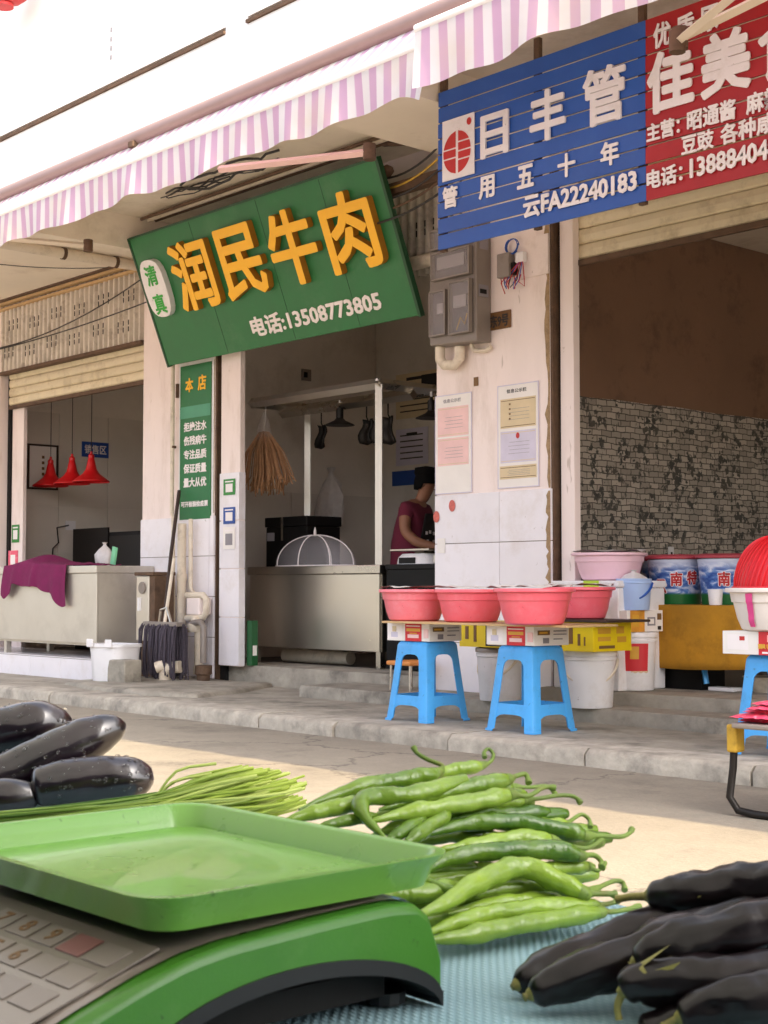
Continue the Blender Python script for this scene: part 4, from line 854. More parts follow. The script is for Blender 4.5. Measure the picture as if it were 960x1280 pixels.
# ================================================================== middle shop
mc = thing('display_counter', 'stainless butcher counter with overhead frame inside the middle shop', 'counter', (0, 0, 0))
MX0, MX1, MY, MYB = -10.19, -8.50, 7.5, 8.12
part('front_panel', 'steel_front', mc, MX0 + .02, MX1 - .01, MY, MY + .02, -.49, .108, bevel=.003); part('side_panel', 'steel', mc, MX1 - .02, MX1 - .001, MY + .021, MYB, -.49, .108)
part('counter_top', 'steel', mc, MX0, MX1 + .01, MY - .015, MYB, .11, .178, bevel=.006)
for x_, y_ in ((MX0 + .05, MY + .01), (MX1 - .06, MY + .01), (MX0 + .05, MYB - .06), (MX1 - .06, MYB - .06)): part('leg', 'steel', mc, x_, x_ + .05, y_, y_ + .05, FLR, -.48)
def bar(a, b, r=.022): return MB().tube([a, b], r * 1.25, 4)
FZ = 1.578
for a, b in (((MX1 - .04, MY + .02, .178), (MX1 - .04, MY + .02, FZ)), ((MX0 + .06, MYB - .03, .178), (MX0 + .06, MYB - .03, FZ))): bar(a, b, .03).build('post', 'steel_dull', mc)
for a, b in (((MX0, MY + .02, FZ), (MX1 - .01, MY + .02, FZ)), ((MX0, MYB - .03, FZ), (MX1 - .01, MYB - .03, FZ)), ((MX1 - .04, MY, FZ + .002), (MX1 - .04, MYB, FZ + .002)), ((MX0 + .03, MY, FZ + .002), (MX0 + .03, MYB, FZ + .002)), ((MX0, MY + .35, FZ - .06), (MX1, MY + .35, FZ - .06))): bar(a, b, .034).build('rail', 'steel_dull' if a[1] == b[1] == MY + .02 else 'steel', mc)
tag(rbox(-9.0, -7.4, 8.4, 8.47, 1.66, 1.78).build('dark_beam', 'dark_steel'), 'dark steel beam inside the middle shop behind the right pillar', 'beam')
tag(rbox(-9.05, -7.3, 8.75, 8.80, 1.55, 1.60).build('dark_rail', 'dark_steel'), 'lower thin dark rail inside the middle shop', 'rail')
# pipe lying under counter and green pack
tag(MB().tube([(-10.0, 7.75, FLR + .06), (-9.2, 7.8, FLR + .06)], .055, 12).build('floor_pipe', 'pvc', smooth=45), 'pale pipe lying on floor beneath the butcher counter', 'pipe')
gp = thing('green_carton', 'slim green carton standing by the door jamb', 'carton', (-9.66, 7.14, FLR + .008)); part('carton_body', 'darkgreen', gp, -.02, .045, -.03, .03, 0, .36); part('white_print', 'paper', gp, .0455, .047, -.02, .02, .08, .16)
# black oven box on the counter
bo = thing('black_box', 'black appliance box on the left end of the butcher counter', 'box', (0, 0, 0))
part('body', 'black', bo, -10.16, -9.60, 7.66, 8.02, .180, .515, bevel=.006); part('lid', 'black', bo, -10.17, -9.59, 7.65, 8.03, .517, .60, bevel=.008); part('corner_strip', 'steel', bo, -9.93, -9.912, 7.643, 7.65, .40, .60); part('label', 'greyink', bo, -10.14, -10.04, 7.655, 7.659, .40, .47)
# net food cover (umbrella shape)
fc = thing('food_cover', 'white mesh umbrella food cover on the butcher counter', 'food cover', (-9.53, 7.69, .182)); n = 8; q = MB(); rib = []
def fcp(a, v): s_ = .47 * (1 - .035 * (1 - abs(math.cos(4 * a)))); r_ = s_ * math.sin(v * math.pi / 2); return (r_ * math.cos(a) * 1.05, r_ * math.sin(a) * .38, .255 * math.cos(v * math.pi / 2) ** .9 + .0)
q.grid(lambda u, v: fcp(2 * math.pi * u, v), 64, 12); q.build('net', 'net', fc, smooth=80)
for k in range(8): MB().tube([fcp(k * math.pi / 4, v / 10) for v in range(11)], .005, 5).build('rib', 'white', fc, smooth=60)
MB().tube([fcp(2 * math.pi * k / 48, 1) for k in range(49)], .006, 5).build('rim', 'white', fc, smooth=60)
MB().lathe([(.012, .245), (.012, .285), (.004, .32)], 8, close=True).build('knob', 'white', fc)
# dried straw bundle in a bag
sb = thing('straw_bundle', 'bundle of dried stalks hanging from the left of the frame', 'bundle', (-10.02, 7.53, 1.50)); rs = random.Random(4); q = MB()
for i in range(120):
    a = rs.uniform(-1, 1); b = rs.uniform(-1, 1); sp_ = rs.uniform(.3, 1)
    q.tube([(a * .03, b * .03, -.18), (a * .16, b * .10, -.35), (a * .22 + .03, b * .14, -.55), (a * .26 + rs.uniform(-.03, .07), b * .15, -.70 + abs(a) * .08 + rs.uniform(-.04, .04))], rs.uniform(.004, .008), 5)
o = q.build('stalks', 'straw', sb, smooth=60); o['kind'] = 'stuff'
MB().tube([(.02, 0, .08), (.02, 0, -.06), (.0, 0, -.18)], .004, 5).build('string', 'bagp', sb)
q = MB(); q.lathe([(.01, 0), (.05, -.10), (.075, -.22), (.05, -.26)], 12, T=tr(0, 0, 0)); q.build('bag_neck', 'clear', sb, smooth=60)
for i, (x_, y_, w_, h_, lb) in enumerate(((-9.93, 8.08, .10, .19, 'single'), (-9.33, 8.08, .12, .20, 'left'), (-9.19, 8.08, .11, .21, 'middle'), (-9.06, 8.08, .12, .22, 'right'))):
    t = thing('hanging_pouch', ('lone dark pouch hanging from the rear rail' if not i else lb + ' one of three dark pouches hanging from rear rail'), 'pouch', (x_, y_, 1.53))
    MB().tube([(0, 0, .05), (0, 0, -.10), (.03, 0, -.15), (.05, 0, -.12)], .006, 6).build('hook', 'dark_steel', t, smooth=60)
    q = MB(); q.grid(lambda u, v: ((u - .5) * w_ * (1 + .3 * v) + .02 * math.sin(v * 5 + i), .025 * math.sin(u * math.pi) + .01 * math.sin(v * 7), -.13 - v * h_ + .03 * abs(u - .5)), 6, 6); q.build('pouch_body', 'dark_steel', t, smooth=80, solid=.02)
bag('white plastic bags hanging on the far wall of the middle shop', (-10.72, 8.84, .58), .34, .55, seed=9)
t = thing('light_switch', 'small grey switch plate on middle shop wall', 'switch', T=side_frame(-10.866, 8.60, 1.95)); part('plate', 'meter', t, 0, .11, 0, .11, 0, .01); part('rocker', 'black', t, .02, .06, .03, .08, .0105, .018)
def flat_lamp(label, loc):
    t = thing('work_lamp', label, 'lamp', loc); MB().lathe([(.125, 0), (.12, .008), (.05, .04), (.03, .06), (.03, .14), (.012, .15), (.012, .17)], 20, close=True).build('shade', 'dark_steel', t, smooth=40); MB().tube([(0, 0, .165), (0, 0, .21)], .01, 6).build('stem', 'whitep', t)
flat_lamp('flat metal lamp under the frame over the butcher counter', (-9.38, 7.83, 1.345)); flat_lamp('metal lamp with white neck beside the right pillar', (-8.35, 7.9, 1.32))
# posters on the back wall
for i, (x0, x1, z0, z1, m, lb) in enumerate(((-10.55, -9.75, 1.62, 2.05, 'cardtan', 'framed permit poster high on the back wall'), (-9.68, -9.2, 1.62, 2.05, 'cardtan', 'second permit poster high on the back wall'), (-10.55, -10.10, 1.17, 1.52, 'lilacprint', 'left rules sheet on the back wall'), (-10.02, -9.55, 1.17, 1.52, 'lilacprint', 'right rules sheet on the back wall'))):
    t = thing('wall_notice', lb, 'notice', T=facade_frame(x0, 9.515, z0), group='notices on the middle shop back wall'); part('sheet', m, t, 0, x1 - x0, 0, z1 - z0, 0, .004)
    for k in range(5): part('text_line', 'ink', t, .06, x1 - x0 - .07, .06 + k * .055, .072 + k * .055, .0042, .005)
    part('heading', 'ink', t, .15, x1 - x0 - .15, z1 - z0 - .07, z1 - z0 - .04, .0042, .005)
tag(rbox(-10.6, -9.0, 9.505, 9.519, .98, 1.12).build('blue_band_notice', B1), 'blue printed band low on the middle shop back wall', 'notice')
# black work table with scale in front of the seller
wt = thing('work_table', 'black covered work table behind the right pillar', 'table', (0, 0, 0)); part('top', 'black', wt, -8.47, -7.45, 7.52, 7.90, .14, .18, bevel=.006); part('front_skirt', 'black', wt, -8.46, -7.45, 7.53, 7.55, FLR + .02, .138); part('side_skirt', 'black', wt, -8.46, -8.44, 7.55, 7.89, FLR + .02, .138)
for x_ in (-8.43, -7.52): part('leg', 'dark_steel', wt, x_, x_ + .04, 7.83, 7.87, FLR, .14)
s2 = thing('counter_scale', 'white counter scale on the black work table', 'scale', (-8.22, 7.70, .18)); tub([(0, 0), (1, 0), (.95, .05), (.8, .08), (0, .08)], .20, .15).build('body', 'whitep', s2, smooth=40); part('plate', 'steel', s2, -.22, .22, -.16, .16, .10, .115, bevel=.004); part('plate_neck', 'meter', s2, -.05, .05, -.05, .05, .08, .10); part('dark_recess', 'black', s2, -.12, .06, -.153, -.148, .005, .05)
tag(rbox(-8.02, -7.5, 7.60, 7.85, .182, .25).build('steel_tray', 'steel_dull', bevel=.01), 'shallow steel tray on the black work table', 'tray')

# ================================================================== person at the work table
def skin_body(name, verts, edges, radii, m, parent=None, sub=2, root=0):
    me = bpy.data.meshes.new(name); me.from_pydata(verts, edges, []); me.update()
    o = bpy.data.objects.new(name, me); COL.objects.link(o); o.modifiers.new('skin', 'SKIN')
    for i, r_ in enumerate(radii): me.skin_vertices[0].data[i].radius = r_ if isinstance(r_, tuple) else (r_, r_)
    me.skin_vertices[0].data[root].use_root = True
    s_ = o.modifiers.new('sub', 'SUBSURF'); s_.levels = s_.render_levels = sub; o.modifiers['skin'].use_smooth_shade = True
    me.materials.append(M[m]); 
    if parent: o.parent = parent
    return o
pp = thing('person', 'person in maroon shirt and black apron bending over the work table', 'person', (-9.08, 8.30, FLR), rz=R(22))
pp.scale = (.95, .95, .97)
# local: +x = facing direction, +y = their left (away from the street), z up from the floor
H = [(0, 0, .86), (.02, 0, 1.02), (.06, 0, 1.18), (.10, 0, 1.31), (.14, 0, 1.385), (.175, 0, 1.45), (.205, 0, 1.52), (.20, 0, 1.585),     # spine, neck, head
     (.08, -.185, 1.315), (.10, -.235, 1.12), (.22, -.25, 1.03), (.40, -.20, .985), (.47, -.18, .965),                               # right arm
     (.08, .185, 1.315), (.12, .235, 1.12), (.24, .24, 1.03), (.42, .18, .985), (.49, .16, .965),                                    # left arm
     (0, -.09, .80), (.02, -.10, .44), (0, -.10, .07), (.13, -.11, .035), (0, .09, .80), (.02, .10, .44), (0, .10, .07), (.13, .11, .035)]
Ed = [(0, 1), (1, 2), (2, 3), (3, 4), (4, 5), (5, 6), (6, 7), (3, 8), (8, 9), (9, 10), (10, 11), (11, 12), (3, 13), (13, 14), (14, 15), (15, 16), (16, 17), (0, 18), (18, 19), (19, 20), (20, 21), (0, 22), (22, 23), (23, 24), (24, 25)]
Rd = [(.09, .11), (.085, .11), (.09, .12), (.08, .12), .058, .062, (.085, .075), (.075, .068), .065, .05, .046, .034, .03, .065, .05, .046, .034, .03, .085, .06, .042, .035, .085, .06, .042, .035]
body = skin_body('body', H, Ed, Rd, 'skin', pp)
for sgn in (-1, 1):                                   # hands: five bent fingers each
    wx, wy, wz = (.47, -.18, .965) if sgn < 0 else (.49, .16, .965); fv = []; fe = []; fr_ = []
    for k in range(5):
        off = (k - 2) * .017; L_ = (.05, .075, .08, .075, .06)[k]; b0 = len(fv)
        if k == 0: fv += [(wx, wy, wz), (wx + .02, wy + .035, wz - .01), (wx + .05, wy + .045, wz - .03)]
        else: fv += [(wx, wy, wz), (wx + .05, wy + off * .9, wz - .005), (wx + .05 + L_ * .55, wy + off, wz - .02), (wx + .05 + L_ * .8, wy + off, wz - .055)]
        c_ = 3 if k == 0 else 4; fe += [(b0 + i, b0 + i + 1) for i in range(c_ - 1)]; fr_ += [.016] + [.0095, .009, .008][:c_ - 1]
    for k in range(5): skin_body('finger', [fv[i] for i in range(sum((3, 4, 4, 4, 4)[:k]), sum((3, 4, 4, 4, 4)[:k + 1]))], [(i, i + 1) for i in range((3, 4, 4, 4, 4)[k] - 1)], [.017, .0095, .009, .008][:(3, 4, 4, 4, 4)[k]], 'skin', body, 1)
# face, ears, hair
MB().lathe([(0, -.02), (.016, -.012), (.02, 0), (.01, .02), (0, .03)], 8, T=tr(.292, 0, 1.525)).build('nose', 'skin', body, smooth=80)
for s_ in (-1, 1):
    MB().lathe([(0, -.03), (.012, -.024), (.016, 0), (.013, .022), (0, .03)], 8, T=tr(.205, s_ * .078, 1.54)).build('ear', 'skin', body, smooth=80)
    MB().lathe([(0, -.008), (.01, 0), (0, .008)], 8, T=tr(.278, s_ * .032, 1.56)).build('eye', 'ink', body, smooth=80)
part('mouth', mat('lips', '#7a4038', .5), body, .275, .284, -.022, .022, 1.478, 1.487)
q = MB(); q.grid(lambda u, v: (.185 + (.10 + .012 * math.sin(9 * u)) * math.sin(v * 1.75) * math.cos(2 * math.pi * u) * (1.0 if math.cos(2 * math.pi * u) < 0 else .92), (.092) * math.sin(v * 1.75) * math.sin(2 * math.pi * u), 1.555 + .115 * math.cos(v * 1.75) - (.045 * v * v if math.cos(2 * math.pi * u) < .25 else 0)), 24, 8)
q.build('hair', 'hair', body, smooth=80, solid=.012)
MB().lathe([(.085, 0), (.096, .03), (.09, .075), (.0, .09)], 18, T=tr(.19, 0, 1.60) @ Matrix.Diagonal((1.08, .95, 1, 1))).build('cap', 'hair', body, smooth=60)
# shirt: own skin over torso and sleeves; apron sheet in front
skin_body('shirt', [H[0], H[1], H[2], H[3], (.13, 0, 1.365), H[8], (.09, -.215, 1.20), H[13], (.10, .215, 1.20), (0, 0, .80)], [(0, 1), (1, 2), (2, 3), (3, 4), (3, 5), (5, 6), (3, 7), (7, 8), (0, 9)], [(.14, .175), (.13, .165), (.135, .18), (.115, .165), .068, .08, .068, .08, .068, (.14, .18)], 'maroon', body)
q = MB(); q.grid(lambda u, v: (.165 + .06 * v * 0 + .03 * math.cos((u - .5) * 2.6) + (.055 if v > .5 else .03) * v, (u - .5) * (.36 if v < .62 else .36 - (v - .62) * .5), .42 + v * .86), 10, 12)
ap = q.build('apron', 'apron', body, smooth=80, solid=.008)
for k, (y_, z_) in enumerate(((-.10, 1.10), (-.03, 1.11), (.05, 1.10), (-.08, 1.03), (.04, 1.03))): part('apron_print', 'white', ap, .243, .246, y_ - .02, y_ + .02, z_, z_ + .028)
for s_ in (-1, 1): skin_body('trouser_leg', [(0, s_ * .09, .86), (.02, s_ * .10, .44), (0, s_ * .10, .09)], [(0, 1), (1, 2)], [.105, .078, .062], 'ink', body)

# ================================================================== pickle stall on the pavement
def stool_build(label, x, y, z, rz=0):
    t = thing('plastic_stool', label, 'stool', (x, y, z), rz, 'sky blue plastic stools'); Hh = .46
    def hw(z_): return .178 - .050 * (z_ / Hh) ** .9
    zs = [0, .012, .013, .085, .15, .25, .345, .355, .363, .371, .379, .386, .388, .42, .44, .452, .46]
    for sx in (-1, 1):
        for sy in (-1, 1):
            q = MB(); rings = []
            for z_ in zs:
                w = hw(z_) + (.006 if z_ <= .012 else 0) - (.012 if z_ >= .46 else .004 if z_ > .445 else 0)
                lw_ = .064 if z_ <= .345 else (hw(z_) - .0005 if z_ > .387 else .064 + .042 - math.sqrt(max(0, .042 ** 2 - (z_ - .345) ** 2)))
                c = .022; ch = [(w - lw_, w), (w - c, w), (w - c * .3, w - c * .3), (w, w - c), (w, w - lw_), (w - .006, w - lw_), (w - .006, w - c), (w - .010, w - .010), (w - c, w - .006), (w - lw_, w - .006)]
                rings.append([(sx * a, sy * b, z_) for a, b in ch])
            k = len(rings[0]); q.add([p for r_ in rings for p in r_], [(i * k + j, i * k + (j + 1) % k, (i + 1) * k + (j + 1) % k, (i + 1) * k + j) if sx * sy > 0 else (i * k + j, (i + 1) * k + j, (i + 1) * k + (j + 1) % k, i * k + (j + 1) % k) for i in range(len(rings) - 1) for j in range(k)] + [tuple(range(k)), tuple((len(rings) - 1) * k + j for j in range(k))])
            q.build('leg', 'stool', t, smooth=35)
    for a in range(4):
        q = MB(); z0, z1 = .09, .15; w0, w1 = hw(z0), hw(z1); e0, e1 = w0 - .062, w1 - .062
        n_ = 8; top = [(-e1 + 2 * e1 * i / n_, z1) for i in range(n_ + 1)]; bot = [(-e0 + 2 * e0 * i / n_, z0 - .02 * (2 * i / n_ - 1) ** 4 + .004) for i in range(n_ + 1)]
        vs = [(x_, -w1 + .001, z_) for x_, z_ in top] + [(x_, -w0 + .001, z_) for x_, z_ in bot] + [(x_, -w1 + .007, z_) for x_, z_ in top] + [(x_, -w0 + .007, z_) for x_, z_ in bot]; m_ = n_ + 1
        fs = [(i, m_ + i, m_ + i + 1, i + 1) for i in range(n_)] + [(2 * m_ + i, 2 * m_ + i + 1, 3 * m_ + i + 1, 3 * m_ + i) for i in range(n_)] + [(i, i + 1, 2 * m_ + i + 1, 2 * m_ + i) for i in range(n_)] + [(m_ + i, 3 * m_ + i, 3 * m_ + i + 1, m_ + i + 1) for i in range(n_)]
        q.add(vs, fs, rot('Z', 90 * a)); q.build('stretcher', 'stool', t, smooth=40)
    q = MB(); w = .117; q.box(-w, w, -w, w, .444, .461); q.build('seat', 'stool', t, bevel=.008)
    return t
st1 = stool_build('left blue plastic stool carrying a snack carton under the pink basins', -6.38, 6.00, PAV)
st2 = stool_build('middle blue plastic stool under the biggest pink basin', -5.54, 5.985, PAV)
st3 = stool_build('right blue plastic stool under the white basin with red colander', -3.97, 6.03, PAV)
ST = PAV + .462
def carton(label, x0, x1, y0, y1, z0, z1, base, prints=(), prints_x=(), rz=0):
    """prints: (u0,u1,v0,v1,material) on the street face; prints_x the same on the +X face"""
    t = thing('carton', label, 'carton', (x0, y0, z0), rz); w, d, h = x1 - x0, y1 - y0, z1 - z0
    part('carton_body', base, t, 0, w, 0, d, 0, h, bevel=.002)
    for i, (a, b, c, e, m) in enumerate(prints): part('print', m, t, w * a, w * b, -.0012 - .0006 * i, -.0005, h * c, h * e)
    for i, (a, b, c, e, m) in enumerate(prints_x): part('print', m, t, w + .0005, w + .0012 + .0006 * i, d * a, d * b, h * c, h * e)
    part('top_seam', 'brownink', t, .01, w - .01, d * .5 - .002, d * .5 + .002, h, h + .0008)
    return t
snack = [(.03, .36, .10, .92, 'white'), (.10, .26, .2, .5, 'lilacprint'), (.44, .82, .0, 1., 'redcard'), (.47, .79, .55, .72, 'goldink'), (.50, .76, .18, .38, 'pinkprint'), (.47, .79, .83, .88, 'white'), (.55, .72, .42, .47, 'goldink'), (.88, .98, .2, .7, 'pinkprint'), (.14, .22, .52, .82, 'cardtan')]
snx = [(.10, .45, .55, .80, 'brownink'), (.15, .38, .62, .72, 'goldink'), (.25, .42, .12, .40, 'greyink'), (.55, .92, .72, .78, 'greyink'), (.55, .92, .55, .60, 'greyink'), (.55, .80, .30, .36, 'greyink')]
bz = ST + .105
c1 = carton('white and red snack carton on the left blue stool', -6.60, -6.235, 5.88, 6.14, ST + .002, bz, 'paper', snack, snx)
c2_ = carton('white and red snack carton on the middle blue stool', -5.755, -5.40, 5.86, 6.14, ST + .002, bz, 'paper', snack, snx)
tag(part('plank', 'wood', None, -6.56, -5.12, 5.80, 6.22, bz + .001, bz + .013, bevel=.002), 'thin pale plank carrying three pink basins across two stools', 'plank')
PT = bz + .0145
def basin(label, x, y, z, r, h, m, group='pink basins on the stall', m_cover='paper', name='basin', fold=True):
    t = thing(name, label, 'basin', (x, y, z), group=group)
    MB().lathe([(0, 0), (r * .66, 0), (r * .72, .008), (r * .80, h * .30), (r * .865, h * .66), (r * .87, h * .665), (r * .895, h * .67), (r * .925, h * .885), (r * .99, h * .895), (r * 1.01, h * .91), (r * 1.012, h * .97), (r * .995, h), (r * .92, h), (r * .88, h * .96), (r * .70, .02), (0, .015)], 40).build('shell', m, t, smooth=35)
    if fold:
        q = MB(); q.grid(lambda u, v: (r * .96 * v * math.cos(2 * math.pi * u), r * .96 * v * math.sin(2 * math.pi * u), h * 1.0 + .014 + .018 * noise.noise(Vector((math.cos(6.283 * u) * v * 3 + x * 5, math.sin(6.283 * u) * v * 3, 0))) * v), 32, 5)
        q.build('cover_sheet', m_cover, t, smooth=80)
    return t
basin('leftmost pink basin at the end of the row, paler than the rest', -6.47, 5.98, PT, .21, .185, 'pink')
basin('second pink basin from the left on the plank', -6.0, 5.985, PT, .21, .185, 'pink2')
basin('largest looking pink basin at front of the row, third from left', -5.34, 5.80, PT, .215, .19, 'pink2')
# buckets
def bucket(label, x, y, z, r, h, m='whitep', lid='whitep', lab=None, handle=True, hm='pvc', rz=0, name='bucket', open_top=False):
    t = thing(name, label, 'bucket', (x, y, z), rz)
    MB().lathe([(0, 0), (r * .84, 0), (r * .86, .006), (r * .97, h * .84), (r * 1.02, h * .85), (r * 1.02, h * .90), (r * .98, h * .905), (r, h * .96), (r, h)] + ([(r * .95, h), (r * .82, .02), (0, .02)] if open_top else []), 36).build('body', m, t, smooth=35)
    if lid: MB().lathe([(r * 1.04, h * .93), (r * 1.045, h * .99), (r * 1.02, h * 1.01), (r * .9, h * 1.012), (r * .88, h * .99), (0, h * .99)], 36).build('lid', lid, t, smooth=35)
    if handle:
        pts = []
        for k in range(13):
            a = math.pi * k / 12; pts.append((r * 1.06 * math.cos(a), -r * 1.06 * math.sin(a) * .75, h * .86 - r * .95 * math.sin(a)))
        MB().tube(pts, .0075, 6).build('handle', hm, t, smooth=60)
    if lab:
        a0, a1, v0, v1, m2 = lab
        def lp(u, v, e=.0025): a = R(a0 + (a1 - a0) * u); hh = h * (v0 + (v1 - v0) * v); rr = r * (.86 + .11 * hh / (h * .84)) + e; return (rr * math.cos(a), rr * math.sin(a), hh)
        MB().grid(lp, 18, 4).build('label', m2, t, smooth=60)
    return t
b1_ = bucket('white lidded bucket half hidden between the two left stools', -6.42, 6.66, LOW + .002, .15, .32, lid='meter')
b2_ = bucket('white lidded bucket under the yellow carton beside middle stool', -5.70, 6.66, LOW + .002, .155, .325, rz=R(40))
yl = [(.02, .50, .05, .95, 'ink'), (.06, .46, .10, .86, 'cardtan'), (.20, .30, .35, .6, 'brownink'), (.62, .68, .25, .85, 'brownink'), (.76, .80, .2, .6, 'brownink'), (.86, .88, .2, .5, 'brownink')]
yx = [(.12, .45, .60, .80, 'goldink'), (.12, .45, .35, .50, 'goldink'), (.60, .80, .60, .85, 'goldink'), (.15, .55, .10, .20, 'brownink'), (.62, .85, .3, .5, 'goldink')]
cy1 = carton('yellow carton behind the left stool on lidded bucket', -6.62, -6.16, 6.50, 6.80, LOW + .332, -.205, 'yellow', [(.50, .98, .05, .95, 'ink'), (.54, .94, .1, .86, 'cardtan'), (.72, .80, .35, .6, 'brownink'), (.12, .18, .3, .8, 'brownink'), (.28, .33, .2, .85, 'brownink')], yx)
cy2 = carton('yellow carton with brown pear picture right of the middle stool', -5.97, -5.50, 6.46, 6.80, LOW + .333, -.195, 'yellow', yl, yx)
tag(part('dark_plank', 'darkwood', None, -6.0, -5.36, 6.42, 6.80, -.1945, -.180, bevel=.002), 'dark thin board on the yellow carton under rear basin', 'plank')
basin('rear pink basin on the dark board above the yellow carton', -5.74, 6.62, -.179, .21, .185, 'pink2')
b3_ = bucket('white bucket with torn red label on the shop step', -5.76, 7.14, FLR + .014, .142, .345, lab=(-128, -12, .34, .82, 'redcard'), handle=False)
def wrap_text(s, r, a_mid, w, z0, z1, m, parent, e=.004, bold=.03, taper=0., r1=None, out=None):
    vs, fs = text_raw(s, bold); xs = [v[0] for v in vs]; ys = [v[1] for v in vs]; a, b, c, d = min(xs), max(xs), min(ys), max(ys); q = MB(); P_ = []
    for v in vs:
        t_ = (v[1] - c) / (d - c); zz = z0 + t_ * (z1 - z0); rr = r(zz) + e + (v[2] + .5) * .0015; an = a_mid + ((v[0] - a) / (b - a) - .5) * w / r(zz); P_.append((rr * math.cos(an), rr * math.sin(an), zz))
    q.add(P_, fs); return q.build('lettering', m, parent)
rb3 = lambda z_: .142 * (.86 + .11 * z_ / (.345 * .84))
q = MB(); q.grid(lambda u, v: ((rb3(.20 + .06 * v) + .005) * math.cos(R(-60 + 22 * u)), (rb3(.20) + .005) * math.sin(R(-60 + 22 * u)), .19 + .075 * v), 8, 3); q.build('label_print', 'goldink', b3_, smooth=60)
q = MB(); q.grid(lambda u, v: ((rb3(.08) + .004) * math.cos(R(-58 + 48 * u)), (rb3(.08) + .004) * math.sin(R(-58 + 48 * u)), .108 + .012 * v + .004 * math.sin(u * 20)), 14, 1); q.build('torn_edge', 'cardtan', b3_, smooth=60)
co = carton('white and orange drink carton on the red labelled bucket', -6.02, -5.66, 6.96, 7.30, FLR + .366, -.135, 'paper', [(.3, .5, .15, .85, 'lilacprint'), (.55, .9, .3, .6, 'greyink')], [(.08, .48, .0, 1., mat('orange_card', '#dc9a3a', .5, var=.25, scale=20)), (.14, .32, .25, .8, 'goldink'), (.56, .78, .28, .68, 'greyink'), (.60, .74, .36, .60, 'paper'), (.84, .95, .55, .85, 'brownink'), (.85, .94, .08, .25, 'ink')])
bucket('pale blue pail with dark handle standing on the orange carton', -5.72, 7.10, -.133, .108, .19, 'lightblue', None, hm='blueplastic', rz=R(25), open_top=True, name='pail')
bag('crumpled clear plastic bag in the pale blue pail', (-5.72, 7.10, .0), .19, .11, seed=5)
fb = thing('foam_box', 'white foam box with green tape behind the rear basin', 'foam box', (0, 0, 0)); part('box', 'whitep', fb, -6.24, -5.72, 6.95, 7.40, FLR + .012, .0, bevel=.008); part('lid', 'whitep', fb, -6.25, -5.71, 6.94, 7.41, .002, .045, bevel=.01); part('green_tape', mat('lime_tape', '#b8d63a', .5), fb, -5.98, -5.86, 6.936, 6.94, .004, .045)
# tabletop with mustard cloth, pots
tb = thing('trestle_table', 'low table with mustard cloth inside the right shop', 'table', (0, 0, 0)); TX0, TX1, TY0, TY1, TZ = -5.98, -3.6, 7.38, 8.15, -.11
part('tabletop', 'darkwood', tb, TX0, TX1, TY0, TY1, TZ - .03, TZ)
for x_ in (TX0 + .04, TX1 - .08): 
    for y_ in (TY0 + .04, TY1 - .08): part('leg', 'darkwood', tb, x_, x_ + .04, y_, y_ + .04, FLR, TZ - .03)
q = MB(); q.grid(lambda u, v: (TX0 - .02 + (TX1 - TX0 + .04) * u, (TY1 - (TY1 - TY0 + .015) * min(1, v / .6)) - (.0 if v < .6 else (.016 * math.sin(u * 26 + 2 * math.sin(u * 9)) + .012 * math.sin(u * 11)) * (v - .6) / .4 + .026), TZ + .004 if v <= .6 else TZ + .004 - (v - .6) / .4 * (.375 + .012 * math.sin(u * 9))), 70, 20)
tag(q.build('mustard_cloth', 'mustard', smooth=70, solid=.003), 'mustard brown cloth hanging over the low table edge', 'cloth')
def pot(label, x, y, chars, rz=0):
    t = thing('pickle_pot', label, 'pot', (x, y, TZ + .008), rz, 'blue printed pickle pots'); r = lambda z_: .150 + .028 * min(1, z_ / .28)
    MB().lathe([(0, 0), (.145, 0)] + [(r(z_ * .028), z_ * .028) for z_ in range(11)] + [(r(.28) - .01, .282), (0, .283)], 36).build('pot_body', 'pot', t, smooth=40)
    MB().lathe([(r(.28) + .012, .285), (r(.28) + .014, .30), (r(.28) - .01, .312), (0, .313)], 36).build('rim', mat('dusky_red_rim', '#b04550', .4), t, smooth=40)
    for a, ch, z_ in chars: wrap_text(ch, r, R(a), .082, z_, z_ + .095, 'white', t, .001, .09); wrap_text(ch, r, R(a), .072, z_ + .004, z_ + .091, 'redink', t, .003, .03)
    return t
pot('front blue printed pickle pot with red characters', -5.80, 7.62, [(-87, '云', .065), (-52, '南', .11), (-17, '特', .12)])
pot('second blue printed pickle pot next to the white cup', -5.43, 7.64, [(-60, '南', .11), (-27, '特', .12)])
pot('third blue printed pickle pot behind the red colander', -5.05, 7.66, [(-60, '南', .11), (-27, '特', .12)])
pot('rear blue printed pot partly behind the pale pink basin', -6.16, 7.99, [(-40, '云', .065)])
basin('pale pink translucent basin with darker pink rim on the foam box', -5.96, 7.16, .047, .235, .17, mat('pale_pink_plastic', '#ecc6d2', .35), m_cover='bagp')
cup = tag(MB().lathe([(0, 0), (.038, 0), (.046, .095), (.042, .095), (.035, .006), (0, .006)], 20).build('cup', 'whitep', smooth=40, loc=(-5.36, 7.425, TZ + .008)), 'white paper cup on the mustard cloth', 'cup')
